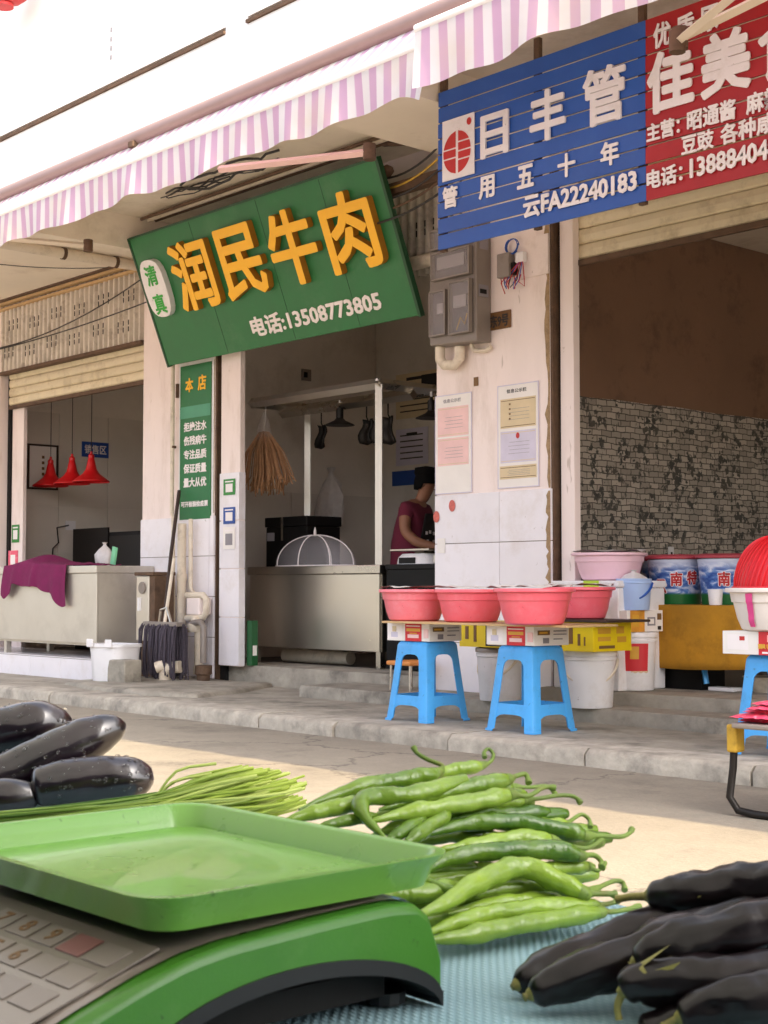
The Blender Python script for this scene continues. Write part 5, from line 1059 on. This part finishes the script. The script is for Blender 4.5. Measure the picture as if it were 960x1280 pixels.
# under the table
tag(MB().lathe([(0, 0), (.09, 0), (.16, .10), (.155, .10), (.085, .01), (0, .01)], 24).build('bowl', 'pvc', smooth=40, loc=(-5.12, 7.62, FLR + .002)), 'pale bowl on floor beneath the mustard cloth', 'bowl')
uc = thing('dark_crate', 'dark crate with blue strap under the low table', 'crate', (-5.62, 7.55, FLR + .002)); part('crate_body', 'black', uc, -.15, .15, -.12, .12, 0, .22, bevel=.008); MB().tube([(.10, -.13, .20), (.17, -.13, .19), (.19, -.13, .05)], .018, 6).build('strap', 'stool', uc, smooth=60)
tag(part('white_lid', 'whitep', None, -5.42, -5.24, 7.42, 7.52, FLR + .011, FLR + .035, bevel=.006), 'flat white lid on step under the mustard cloth', 'lid')
# dark basin behind the jamb, sockets on wallpaper
basin('dark red basin half hidden behind the right door jamb', -6.28, 7.62, .06, .20, .17, mat('dark_rose_plastic', '#a04a58', .4), fold=False)
tag(part('crate_stack', 'darkwood', None, -6.55, -6.02, 7.45, 7.85, FLR + .002, .058, bevel=.006), 'dark wooden crate under the dark red basin', 'crate')
t = thing('wall_socket', 'small white socket on the brick wallpaper', 'socket', T=side_frame(-6.909, 8.98, .21)); part('plate', 'whitep', t, 0, .06, 0, .10, 0, .012, bevel=.003); part('socket_hole', 'ink', t, .02, .04, .03, .06, .0125, .014)
# stool 3 load
c3 = carton('white and red radish snack carton on the right blue stool', -4.20, -3.72, 5.87, 6.20, ST + .002, ST + .110, 'paper', [(.06, .30, .2, .85, 'white'), (.20, .26, .6, .78, 'redink'), (.42, .86, 0, 1., 'redcard'), (.46, .82, .06, .14, 'white'), (.52, .78, .56, .86, 'pinkprint')])
text('飘香萝卜干', .20, .415, .028, .052, 'goldink', c3, 0, .001, .03, T=tr(0, -.0055, 0) @ rot('X', 90))
wb = basin('white basin with pink ribbon on the right blue stool', -3.97, 6.03, ST + .112, .265, .20, mat('cream_white_plastic', '#efe6df', .35), None, fold=False)
q = MB(); rr_ = lambda h_: .265 * pw(h_ / .2, [(0, .70), (.04, .722), (.3, .80), (.66, .865), (.67, .895), (.88, .925)]) + .006
q.grid(lambda u, v: (rr_(.02 + .155 * v) * math.cos(R(-104 + 9 * u + 5 * v)), rr_(.02 + .155 * v) * math.sin(R(-104 + 9 * u + 5 * v)), .02 + .155 * v), 4, 12); q.build('pink_ribbon', mat('hot_pink', '#ec4f98', .5), wb, smooth=60)
cdn = thing('colander', 'red plastic colander upturned on the white basin', 'colander', (-3.97, 6.03, ST + .312)); cdome = lambda a, v, e=0: ((.225 + e) * math.cos(v * math.pi / 2) ** .75 * math.cos(a), (.225 + e) * math.cos(v * math.pi / 2) ** .75 * math.sin(a), (.25 + e) * math.sin(v * math.pi / 2))
MB().grid(lambda u, v: cdome(2 * math.pi * u, v * .98, -.008), 48, 14).build('dome', 'redplastic', cdn, smooth=70)
q = MB()
for k in range(48): MB.tube(q, [cdome(2 * math.pi * k / 48 + v * .045, v / 10 * .97) for v in range(11)], .0035, 5, False)
o = q.build('ribs', 'redplastic', cdn, smooth=60); o['kind'] = 'stuff'
MB().tube([cdome(2 * math.pi * k / 40, 0, .004) for k in range(41)], .009, 6).build('rim', 'redplastic', cdn, smooth=60)
# little orange seated stool in the back
ot = thing('orange_stool', 'small orange topped stool with thin legs by the door step', 'stool', (-7.46, 6.86, PAV)); part('seat', mat('orange_seat', '#e8954a', .5), ot, -.12, .12, -.12, .12, .25, .28, bevel=.01)
for sx in (-1, 1):
    for sy in (-1, 1): MB().tube([(sx * .10, sy * .10, 0), (sx * .095, sy * .095, .25)], .008, 6).build('leg', 'steel', ot, smooth=40)
tag(part('black_sticker', 'ink', None, -6.80, -6.68, 7.030, 7.0345, -.60, -.44), 'black square sticker low on the right pillar tiles', 'sticker')
# folding seat with pink packets, bottom right
fs = thing('folding_seat', 'low folding seat with bent black tube legs on the road', 'seat', (-3.08, 4.84, ROAD))
for s_ in (0, .42): MB().tube([(-.26 + s_ * .55, -.10 + s_ * .5, .33), (-.27 + s_ * .55, -.10 + s_ * .5, .18), (-.28 + s_ * .55, -.11 + s_ * .5, .07), (-.25 + s_ * .55, -.10 + s_ * .5, .022), (-.18 + s_ * .55, -.10 + s_ * .5, .015), (.35 + s_ * .3, -.10 + s_ * .5, .015), (.42 + s_ * .3, -.10 + s_ * .5, .05), (.42 + s_ * .3, -.10 + s_ * .5, .33)], .015, 10).build('tube_leg', 'dark_steel', fs, smooth=50)
MB().box(-.28, -.235, -.13, -.07, .24, .345).build('yellow_bracket', 'yellowpaint', fs, bevel=.008); part('seat_board', 'meter', fs, -.235, .62, -.16, .30, .335, .355, bevel=.006)
rp_ = random.Random(6)
for i in range(5):
    lb = ('lowest', 'second', 'third', 'fourth', 'topmost')[i]; q = MB(); w_, d_ = .20, .13
    q.grid(lambda u, v: ((u - .5) * w_, (v - .5) * d_, .016 * math.sin(math.pi * u) ** .5 * math.sin(math.pi * v) ** .5 + .002 * math.sin(u * 30)), 12, 8); q.grid(lambda u, v: ((u - .5) * w_, (.5 - v) * d_, -.002), 2, 2)
    tag(q.build('snack_packet', 'pinkpack', smooth=60, T=tr(-3.08 + .02 * i - .16 + rp_.uniform(-.02, .02), 4.84 - .06 + rp_.uniform(-.03, .03), ROAD + .36 + .017 * i) @ rot('Z', rp_.uniform(-25, 25))), lb + ' pink snack packet of the pile on the folding seat', 'packet', 'pink snack packets')

# ================================================================== foreground stall
TZ0 = -.28
vt = thing('stall_table', 'low stall table under the vegetables', 'table', (0, 0, 0)); part('board', 'wood', vt, -3.2, .6, -.05, 1.03, TZ0 - .05, TZ0 - .012)
for x_ in (-3.1, .5):
    for y_ in (.02, .95): part('leg', 'wood', vt, x_ - .03, x_ + .03, y_ - .03, y_ + .03, ROAD, TZ0 - .05)
q = MB(); q.grid(lambda u, v: (-3.22 + 3.84 * u, -.07 + 1.12 * min(1, v / .8), TZ0 - .003 + .003 * noise.noise(Vector((u * 22, v * 9, 0))) - (0 if v <= .8 else (v - .8) * .9)), 160, 44)
tag(q.build('table_cloth', 'cloth', smooth=60), 'pale blue ribbed cloth spread over the stall table', 'cloth')
# added canopy (out of frame): unseen tarpaulin and dark sheets to shade the vegetables
cv = thing('added_shade_canopy', 'unseen translucent tarpaulin roof added to shade the vegetable table', 'canopy', (0, 0, 0))
MB().grid(lambda u, v: (-4.6 + 8.2 * u, -2.2 + 3.5 * v, 1.42 + .10 * math.sin(math.pi * v) - .03 * math.sin(8 * math.pi * u) * math.sin(math.pi * v)), 24, 8).build('tarpaulin', 'tarp', cv, smooth=80)
MB().grid(lambda u, v: (-4.6 + 8.2 * u, -1.75 - .05 * math.sin(u * 40) - .1 * v, 1.44 - 2.2 * v), 60, 4).build('light_blocker_back', mat('dark_blue_tarpaulin', '#3d4a5c', .8), cv, smooth=80)  # unseen dark sheet added to cut light from behind the table
MB().grid(lambda u, v: (2.2 + .05 * math.sin(u * 30), -1.8 + 3.0 * u, 1.44 - 2.2 * v), 40, 4).build('light_blocker_end', MATS['dark_blue_tarpaulin'], cv, smooth=80)  # second added sheet out of view, blocks light from the +X end
for x_, y_ in ((-4.5, -2.1), (3.5, -2.1), (3.5, 1.25), (-4.5, 1.25)): MB().tube([(x_, y_, ROAD), (x_, y_, 1.42)], .02, 8).build('pole', 'steel_dull', cv, smooth=40)

# ---- scale with tray
sc_ = thing('price_scale', 'green electronic price scale with keypad on the stall table', 'scale', (0, 0, 0))
SX0, SX1 = -1.06, -.735
top = [(.392, -.262), (.40, -.252), (.43, -.240), (.47, -.2265), (.50, -.2185), (.53, -.2145), (.60, -.211), (.66, -.209), (.685, -.212), (.699, -.225), (.703, -.245), (.703, -.272)]
def arch(y): return TZ0 + .006 + (.036 * max(0, 1 - ((y - .585) / .118) ** 2) ** .6 if abs(y - .585) < .118 else 0)
q = MB(); NB = 30; ys = [.392 + (.703 - .392) * k / NB for k in range(NB + 1)]
def topz(y):
    for (a, b), (c, d) in zip(top, top[1:]):
        if a <= y <= c: return b + (d - b) * ((y - a) / (c - a) if c > a else 0)
    return top[-1][1]
for X_, flip in ((SX1, 0), (SX0, 1)):
    pts_t = [(X_, y, min(topz(y), -.2095)) for y in ys]; pts_b = [(X_, y, arch(y)) for y in ys]
    q.add(pts_t + pts_b, [((NB + 1) + i, (NB + 1) + i + 1, i + 1, i) if not flip else (i, i + 1, NB + 2 + i, NB + 1 + i) for i in range(NB)])
NX = 6
q.grid(lambda u, v: (SX0 + (SX1 - SX0) * u, ys[int(round(v * NB))], min(topz(ys[int(round(v * NB))]), -.2095)), NX, NB)
q.add([(SX0, .703, -.272), (SX1, .703, -.272), (SX1, .703, TZ0 + .006), (SX0, .703, TZ0 + .006)], [(0, 1, 2, 3)]); q.add([(SX0, .392, -.262), (SX1, .392, -.262), (SX1, .392, TZ0 + .006), (SX0, .392, TZ0 + .006)], [(3, 2, 1, 0)])
bd = bmesh.new(); me_ = q.mesh('housing', 'scale_green', 50); bd.from_mesh(me_); bmesh.ops.remove_doubles(bd, verts=bd.verts, dist=.0005); bd.to_mesh(me_); bd.free(); me_.shade_smooth(); me_.set_sharp_from_angle(angle=R(60))
hs_ = bpy.data.objects.new('housing', me_); COL.objects.link(hs_); hs_.parent = sc_; md = hs_.modifiers.new('bevel', 'BEVEL'); md.width = .006; md.segments = 3; md.limit_method = 'ANGLE'; md.angle_limit = R(45)
# black arch rim and dark underside
q = MB(); aa = [.585 + .1195 * math.cos(math.pi - math.pi * k / 24) for k in range(25)]
for k in range(24):
    y0, y1 = aa[k], aa[k + 1]; z0, z1 = arch(y0) , arch(y1)
    q.add([(SX1 + .0015, y0, z0 + .002), (SX1 + .0015, y1, z1 + .002), (SX1 + .0015, y1, z1 - .008), (SX1 + .0015, y0, z0 - .008), (SX0, y0, z0 + .002), (SX0, y1, z1 + .002), (SX0, y1, z1 - .008), (SX0, y0, z0 - .008)], [(0, 3, 2, 1), (4, 5, 6, 7), (0, 1, 5, 4), (2, 3, 7, 6), (1, 2, 6, 5), (3, 0, 4, 7)])
q.build('arch_rim', 'scale_black', sc_, smooth=40)
part('underside', 'void', sc_, SX0 + .01, SX1 - .02, .42, .67, TZ0 + .0065, -.255)
for x_ in (SX0 + .03, SX1 - .03):
    for y_ in (.43, .68): MB().lathe([(.014, 0), (.014, .008)], 12, T=tr(x_, y_, TZ0 - .001), close=True).build('foot', 'scale_black', sc_)
q = MB(); q.grid(lambda u, v: (SX0 + .016 + (SX1 - SX0 - .030) * u, .405 + .285 * v, min(topz(.405 + .285 * v), -.2095) + .0016), 4, 40); q.build('top_film', 'film', sc_, smooth=60)
# black platform and cross support under the tray
part('platform', 'scale_black', sc_, -1.02, -.775, .515, .68, -.2094, -.2070, bevel=.0008)
# keypad on the sloping front
def slope_pt(x, t): y = .498 - .098 * t; return Vector((x, y, topz(y)))
Tk = Matrix.Translation(slope_pt(-1.045, 1) + Vector((0, 0, .0042))) @ rot('X', math.degrees(math.atan2(topz(.498) - topz(.40), .098)))
kp = part('keypad_film', 'film', sc_, 0, .285, .0, .100, 0, .0012, T=Tk)
for r_ in range(3):
    for c_ in range(5):
        x_, y_ = .112 + c_ * .033, .070 - r_ * .026
        k_ = part('key', 'redkey' if (c_ == 3 and r_ == 0) else 'key', kp, x_, x_ + .028, y_, y_ + .020, .0013, .0021, bevel=.0004)
        if c_ < 3: text(('789', '456', '123')[r_][c_], x_ + .009, x_ + .019, y_ + .004, y_ + .017, 'brownink', k_, .0022, .0003, .02, name='digit')
part('display', 'film', sc_, 0, .09, .03, .085, .0014, .004, T=Tk)
# tray: shallow tray with flared rim
def rring(x0, x1, y0, y1, r, z, n=6):
    out = []
    for (cx_, cy_, a0) in ((x1 - r, y1 - r, 0), (x0 + r, y1 - r, 90), (x0 + r, y0 + r, 180), (x1 - r, y0 + r, 270)):
        for k in range(n + 1): a = R(a0 + 90 * k / n); out.append((cx_ + r * math.cos(a), cy_ + r * math.sin(a), z))
    return out
tx0, tx1, ty0, ty1 = -1.065, -.738, .476, .727
rings = [(.020, -.2055, .02), (.012, -.2045, .022), (.006, -.190, .026), (.0, -.1835, .03), (-.001, -.182, .031), (.004, -.1818, .028), (.0065, -.1835, .026), (.0135, -.1995, .02), (.0175, -.2010, .016)]
q = MB(); base = None; k = None
for e, z_, r_ in rings:
    pts = rring(tx0 + e, tx1 - e, ty0 + e, ty1 - e, max(.008, r_), z_); k = len(pts); q.v += pts
nrg = len(rings); q.f = [(i * k + j, i * k + (j + 1) % k, (i + 1) * k + (j + 1) % k, (i + 1) * k + j) for i in range(nrg - 1) for j in range(k)] + [tuple(range(k - 1, -1, -1)), tuple((nrg - 1) * k + j for j in range(k))]; q.mi = [0] * len(q.f)
tag(q.build('scale_tray', 'tray', smooth=38), 'light green rectangular tray lying on the price scale', 'tray')

# ---- vegetables
def spline(pts, n):
    """Catmull-Rom through 3D points"""
    P = [pts[0] * 2 - pts[1]] + pts + [pts[-1] * 2 - pts[-2]]; out = []; m_ = len(pts) - 1
    for i in range(n + 1):
        t = i / n * m_; k = min(int(t), m_ - 1); t -= k; a, b, c, d = P[k:k + 4]
        out.append(.5 * ((2 * b) + (c - a) * t + (2 * a - 5 * b + 4 * c - d) * t * t + (3 * b - a - 3 * c + d) * t ** 3))
    return out
def heap_at(x, y, off=0):
    yb = 1176 - .16 * (x - 530); db = .268 * 1850 / (yb - 735)
    return at(x, y, db + (yb - y) * .00088 + off)
def lumpy(q, pts, rad, n, amp, freq, seed, caps=True):
    o = len(q.v); q.tube(pts, rad, n, caps)
    for i in range(o, len(q.v)):
        p = Vector(q.v[i]); c = pts[min((i - o) // n, len(pts) - 1)]; d = p - c; k = 1 + amp * noise.noise(p * freq + Vector((seed, 0, 0))); q.v[i] = tuple(c + d * k)
def lumpy2(q, pts, n, amp, freq, seed):
    for i in range(len(q.v)):
        p = Vector(q.v[i]); c = pts[min(i // n, len(pts) - 1)]; q.v[i] = tuple(c + (p - c) * (1 + amp * noise.noise(p * freq + Vector((seed * 3, 1, 0)))))
def pepper(label, pix_, stem, thick=13.5, off=0, seed=0, group='long green peppers in the heap', tip=True):
    pts = [heap_at(x, y, off) for x, y in pix_]; loc = pts[0].copy(); pts = [p - loc for p in pts]
    t = thing('green_pepper', label, 'pepper', loc, group=group); n = 40; cs = spline(pts, n); r0 = thick * 1.04 / 1850; rad = []
    for i in range(n + 1):
        u = i / n; s_ = (min(1, .10 + 2.6 * u) ** .75 if tip else min(1, .55 + 1.6 * u)) * (1 if u < .86 else 1 - .45 * ((u - .86) / .14) ** 1.6) * (.86 + .14 * u); rad.append(r0 * max(.06, s_))
    q = MB(); lumpy(q, cs, rad, 16, .24, 70, seed); lumpy2(q, cs, 16, .10, 190, seed); q.build('pod', 'pepper', t, smooth=80)
    if stem:
        d0 = heap_at(*pix_[-1], off); sp_ = [cs[-1]] + [heap_at(x, y, off) - loc for x, y in stem]; ss = spline(sp_, 12)
        q = MB(); lumpy(q, ss, [r0 * (.62 if i == 0 else .5 if i == 1 else .27 + .1 * (i > 10)) for i in range(13)], 8, .1, 200, seed); q.build('stem', 'pepstem', t, smooth=80)
        dr = (cs[-1] - cs[-2]).normalized(); q = MB(); q.tube([cs[-2], cs[-1] + dr * .001, cs[-1] + dr * .006], [rad[-2] * 1.06, rad[-1] * 1.15, rad[-1] * .5], 10); q.build('calyx', 'pepstem', t, smooth=80)
    return t
pepper('long dark green pepper at the back with stem bent straight up', [(374, 1012), (430, 990), (480, 977), (520, 972), (548, 966)], [(553, 957), (536, 950), (522, 942), (517, 934)], 14, .02, 1)
pepper('green pepper at top back with tightly curled stem', [(470, 990), (530, 972), (570, 962), (602, 957)], [(612, 953), (617, 944), (611, 936), (605, 940), (606, 947)], 12, .045, 2)
pepper('pale green pepper with a sharply bent tip near the tray', [(482, 1048), (458, 1024), (450, 1005), (466, 996), (520, 992), (582, 974)], None, 14.5, -.015, 3)
pepper('fat pale pepper in the upper middle with hooked stem', [(474, 1012), (530, 997), (590, 984), (636, 974)], [(645, 970), (657, 968), (661, 979)], 15, -.006, 4)
pepper('long pale pepper crossing the upper middle of the heap', [(462, 1027), (520, 1014), (580, 1004), (640, 993)], [(660, 995), (680, 984), (694, 985)], 14.5, -.018, 5)
pepper('dark pepper poking left above the tray corner', [(352, 1028), (390, 1016), (425, 1009), (452, 1004)], None, 13, 0, 6)
pepper('thin pepper tip lying along the tray edge', [(395, 1034), (425, 1028), (470, 1020)], None, 9, 0, 7)
pepper('short blunt pepper tip pointing down at the tray, left one', [(485, 1050), (502, 1040), (530, 1022)], None, 11, -.01, 8, tip=False)
pepper('short blunt pepper tip pointing down at the tray, right one', [(508, 1054), (530, 1038), (560, 1018)], None, 12, -.012, 9, tip=False)
pepper('straight dark green pepper with longest stem at the right', [(522, 1046), (580, 1031), (640, 1027), (700, 1037), (732, 1045)], [(752, 1045), (775, 1046), (786, 1042), (790, 1036)], 14.5, -.004, 10)
pepper('wrinkled dark pepper under the longest stemmed one', [(545, 1063), (600, 1055), (650, 1048), (690, 1050)], [(715, 1058), (735, 1060), (752, 1049)], 14, .0, 11)
pepper('bright pepper in the middle of heap with short brown stem', [(520, 1098), (560, 1074), (620, 1063), (690, 1063), (726, 1070)], [(742, 1069), (751, 1076), (752, 1084)], 15, -.012, 12)
pepper('large humped bright pepper at the front of the heap', [(512, 1150), (556, 1128), (598, 1102), (646, 1084), (688, 1097), (730, 1117)], [(752, 1117), (770, 1118)], 17, -.022, 13)
pepper('front pepper second from the bottom on the blue cloth', [(520, 1172), (580, 1150), (650, 1136), (742, 1131)], [(760, 1130), (772, 1126)], 14, -.008, 14)
pepper('lowest pepper lying on the blue cloth', [(524, 1178), (590, 1168), (670, 1153), (752, 1140)], [(772, 1139), (800, 1133)], 14.5, -.006, 15)
pepper('shadowed pepper under the humped one', [(570, 1126), (620, 1112), (690, 1108), (735, 1116)], [(765, 1102), (778, 1103), (781, 1113)], 14, .012, 16)
pepper('slim shaded pepper beneath the humped one near the cloth', [(560, 1142), (630, 1128), (700, 1122)], None, 12, .008, 17)
pepper('pepper half hidden beneath the tray corner', [(470, 1124), (500, 1116), (530, 1116), (575, 1108)], None, 15, -.004, 18)
pepper('thin pepper tip beside the tray corner', [(515, 1095), (535, 1102), (560, 1112), (600, 1118)], None, 8, -.012, 19)
pepper('small pepper end at right with stem crossing upward', [(640, 1088), (690, 1086), (736, 1083)], [(748, 1088), (757, 1078), (753, 1086)], 12, .01, 20)
pepper('half hidden pepper whose stem arches over the right side', [(620, 1036), (670, 1032), (708, 1031)], [(716, 1024), (727, 1018), (736, 1024), (738, 1034)], 12, .02, 21)
pepper('dark pepper behind the right stems', [(560, 1012), (610, 1004), (655, 1000)], [(675, 998), (700, 994), (718, 996), (726, 1004)], 13, .012, 22)
pepper('deep green pepper behind the upper middle with forked stem', [(560, 992), (610, 986), (640, 984)], [(665, 984), (684, 983), (695, 993)], 12, .03, 23)
rf = random.Random(11)
for i in range(26):
    row = i % 13; x0 = 430 + 14 * row + rf.uniform(-10, 10); y0 = rf.uniform(1020, 1165) - .14 * (x0 - 430) * .6
    x1_ = x0 + rf.uniform(110, 170); pepper('green pepper buried inside the heap, only slivers showing', [(x0, y0), (x0 + 50, y0 - rf.uniform(4, 14)), (x1_, y0 - rf.uniform(10, 24))], None, rf.uniform(12, 15), .022 + .022 * (i // 13) + rf.uniform(0, .008), 40 + i)

def eggplant(label, path, radii, calyx_at='start', stem=None, seed=0, drops=False, group='long purple eggplants', ridged=.06):
    """path: 3D points; radii in metres"""
    loc = path[0].copy(); pts = [p - loc for p in path]; t = thing('eggplant', label, 'eggplant', loc, group=group); n = 44; cs = spline(pts, n); rs_ = spline([Vector((r_, 0, 0)) for r_ in radii], n); rad = [max(.0015, v.x * (.86 if ridged > .05 else 1)) for v in rs_]
    rad[0] *= .62; rad[1] *= .88; rad[-1] *= .25; rad[-2] *= .68; rad[-3] *= .88
    q = MB(); lumpy(q, cs, rad, 24, ridged * 1.8, 45, seed)
    if ridged > .05: lumpy2(q, cs, 24, .09, 100, seed)
    if ridged > .05:                                # shrivelled lengthwise ribs
        for i in range(len(q.v)):
            k = min(i // 24, n); a = 2 * math.pi * (i % 24) / 24; p = Vector(q.v[i]); c = cs[k]; w_ = (abs(math.sin(3.5 * a + 2.2 * noise.noise(c * 30 + Vector((seed, 0, 0))) + seed)) - .6) * .12 * math.sin(math.pi * k / n) ** .5; q.v[i] = tuple(c + (p - c) * (1 + w_))
    b_ = q.build('fruit', 'eggplant_wet' if drops or ridged < .05 else 'eggplant', t, smooth=80)
    if calyx_at:
        d = (cs[0] - cs[1]).normalized(); q = MB(); m_ = 12; r0 = rad[2]
        for ring, (o_, rr_) in enumerate(((.003, .30), (-.004, .78), (-.018, 1.07), (-.036, 1.06))):
            c_ = cs[0] + d * o_; up = Vector((0, 0, 1)); s1 = d.cross(up).normalized(); s2_ = d.cross(s1)
            for j in range(m_): a = 2 * math.pi * j / m_; ext = (-d * .0) if ring < 3 else d * (.016 * (j % 3 != 0) - .006 * (j % 3 == 0)); q.v.append(tuple(c_ + ext + (s1 * math.cos(a) + s2_ * math.sin(a)) * r0 * rr_))
        q.f = [(i * m_ + j, i * m_ + (j + 1) % m_, (i + 1) * m_ + (j + 1) % m_, (i + 1) * m_ + j) for i in range(3) for j in range(m_)]; q.mi = [0] * len(q.f); q.build('calyx', 'calyx', t, smooth=80)
        if stem:
            sp_ = [cs[0]] + [p - loc for p in stem]; ss = spline(sp_, 10); q = MB(); lumpy(q, ss, [r0 * .30 - r0 * .08 * k / 10 + (r0 * .05 if k > 8 else 0) for k in range(11)], 8, .12, 150, seed); q.build('stem', 'calyx', t, smooth=80)
    if drops:
        rd_ = random.Random(seed); q = MB(); up = Vector((0, 0, 1)); vw = Vector((.75, -.66, .1))
        for k in range(130):
            i = rd_.randint(3, n - 3); tg = (cs[i + 1] - cs[i - 1]).normalized(); s1 = tg.cross(up).normalized(); s2_ = s1.cross(tg); a = rd_.uniform(-.5, 3.6); nn = s1 * math.cos(a) + s2_ * math.sin(a); r_ = rd_.choice((.0011, .0015, .0021, .0029))
            c_ = cs[i] + tg * rd_.uniform(-.006, .006) + nn * (rad[i] * 1.005); T_ = Matrix.Translation(c_) @ nn.to_track_quat('Z', 'Y').to_matrix().to_4x4(); q.lathe([(r_, -.0004), (r_ * .85, r_ * .35), (r_ * .45, r_ * .55), (0.0001, r_ * .6)], 8, T=T_)
        o = q.build('water_drops', 'drop', t, smooth=80); o['kind'] = 'stuff'
    return t
# right-hand pile (nearer)
eggplant('topmost eggplant of the right pile with straight stem to the left', [at(811, 1120, 1.06), at(850, 1118, 1.05), at(920, 1112, 1.04), at(1010, 1104, 1.02), at(1130, 1100, 1.0)], [.012, .0165, .019, .020, .014], stem=[at(790, 1121, 1.065), at(770, 1124, 1.07)], seed=1, ridged=.10)
eggplant('eggplant lying leftmost of the right pile with its tip on the cloth', [at(646, 1231, 1.02), at(690, 1211, 1.035), at(760, 1180, 1.05), at(840, 1150, 1.06), at(960, 1110, 1.08)], [.010, .0155, .0175, .018, .013], stem=[at(640, 1234, 1.018)], seed=2, ridged=.12)
eggplant('eggplant with split yellow calyx in front of the leftmost one', [at(664, 1243, .985), at(715, 1224, .99), at(790, 1196, 1.0), at(860, 1168, 1.01), at(980, 1130, 1.03)], [.011, .0165, .0185, .018, .013], stem=[at(655, 1247, .983)], seed=3, ridged=.12)
eggplant('eggplant with pale highlight in the middle of the right pile', [at(795, 1204, .975), at(830, 1188, .975), at(890, 1170, .975), at(980, 1150, .98), at(1080, 1130, .985)], [.012, .0165, .019, .019, .013], stem=[at(788, 1208, .975)], seed=4, ridged=.14)
eggplant('eggplant with curved yellowish stem at the right edge', [at(925, 1156, .985), at(960, 1160, .98), at(1020, 1165, .975), at(1120, 1170, .97)], [.012, .017, .019, .013], stem=[at(912, 1164, .985), at(904, 1177, .982), at(903, 1190, .98)], seed=5)
eggplant('short eggplant end with green calyx hanging toward the cloth', [at(778, 1240, .95), at(800, 1228, .95), at(860, 1226, .95), at(950, 1222, .95), at(1060, 1218, .95)], [.010, .0145, .018, .019, .013], stem=[at(772, 1258, .948), at(774, 1275, .946)], seed=6, ridged=.10)
eggplant('bottom right eggplant cut off by the lower edge', [at(850, 1272, .925), at(890, 1258, .925), at(950, 1250, .925), at(1060, 1240, .925)], [.011, .016, .019, .013], stem=[at(838, 1278, .925), at(828, 1284, .924)], seed=7, ridged=.08)
eggplant('dark eggplant at the base of the right pile', [at(800, 1290, .94), at(850, 1282, .94), at(930, 1276, .94), at(1060, 1268, .94)], [.012, .017, .019, .013], seed=8)
eggplant('dark eggplant tucked beneath the topmost right one', [at(880, 1215, 1.0), at(930, 1200, 1.0), at(1000, 1190, 1.0), at(1090, 1180, 1.0)], [.012, .018, .019, .013], seed=9)
# left-hand pile (farther), wet
eggplant('glossy wet eggplant at the far left, highest in the left pile', [at(-150, 930, 2.027), at(-80, 922, 2.039), at(0, 914, 2.050), at(50, 906, 2.062), at(92, 905, 2.074)], [0.0210, 0.0303, 0.0338, 0.0338, 0.0140], calyx_at=None, seed=11, drops=True, ridged=.03)
eggplant('wet eggplant slanting up to the right in the left pile', [at(-90, 1012, 1.911), at(-20, 982, 1.934), at(60, 947, 1.957), at(120, 919, 1.980), at(157, 905, 1.992)], [0.0210, 0.0291, 0.0320, 0.0280, 0.0117], calyx_at=None, seed=12, drops=True, ridged=.03)
eggplant('wet eggplant lying lowest in front of the left pile', [at(40, 985, 1.887), at(80, 978, 1.899), at(125, 974, 1.911), at(165, 973, 1.922), at(192, 977, 1.928)], [0.0233, 0.0285, 0.0297, 0.0268, 0.0140], calyx_at=None, seed=13, drops=True, ridged=.03)
eggplant('dark eggplant at left edge under the wet ones', [at(-120, 1010, 1.864), at(-50, 1004, 1.876), at(10, 998, 1.881), at(50, 993, 1.887)], [0.0210, 0.0256, 0.0256, 0.0140], calyx_at=None, seed=14, ridged=.03)
eggplant('dark eggplant behind at far left bottom of pile', [at(-140, 975, 2.050), at(-60, 970, 2.062), at(20, 968, 2.074), at(80, 972, 2.085)], [0.0210, 0.0291, 0.0291, 0.0140], calyx_at=None, seed=15, ridged=.03)
# chives
ch = thing('chive_bunch', 'bunch of cut green chives lying behind the green tray', 'chives', at(150, 1012, 1.74)); rc = random.Random(21); o0 = ch.location.copy()
for i in range(260):
    k = rc.random(); e = rc.random(); d0 = 1.67 + .15 * rc.random()
    ex = 270 + 105 * max(-.05, min(1.08, rc.gauss(.62, .24))); ey = 958 + (ex - 270) * .12 + 50 * (1 - k) * (.6 + .4 * e) - (5 if k > .9 else 0)
    sy = 1012 + 30 * (1 - k) + rc.uniform(-4, 4); my = 1006 + 24 * (1 - k) + rc.uniform(-4, 3)
    p = [at(-70, sy + 12, d0), at(60, (sy + my) / 2 + 2, d0), at(180, my - 8 + rc.uniform(-3, 3), d0 + .01), at(ex - 50, ey + 12 + rc.uniform(-3, 3), d0 + .02), at(ex, ey, d0 + .03)]
    q = MB(); cs = spline([v - o0 for v in p], 12); w_ = rc.uniform(.0011, .0021); q.tube(cs, [w_ * (.75 + .45 * j / 12) for j in range(13)], 6)
    q.build('stalk', 'stalk2' if rc.random() < .3 else 'stalk', ch, smooth=60)
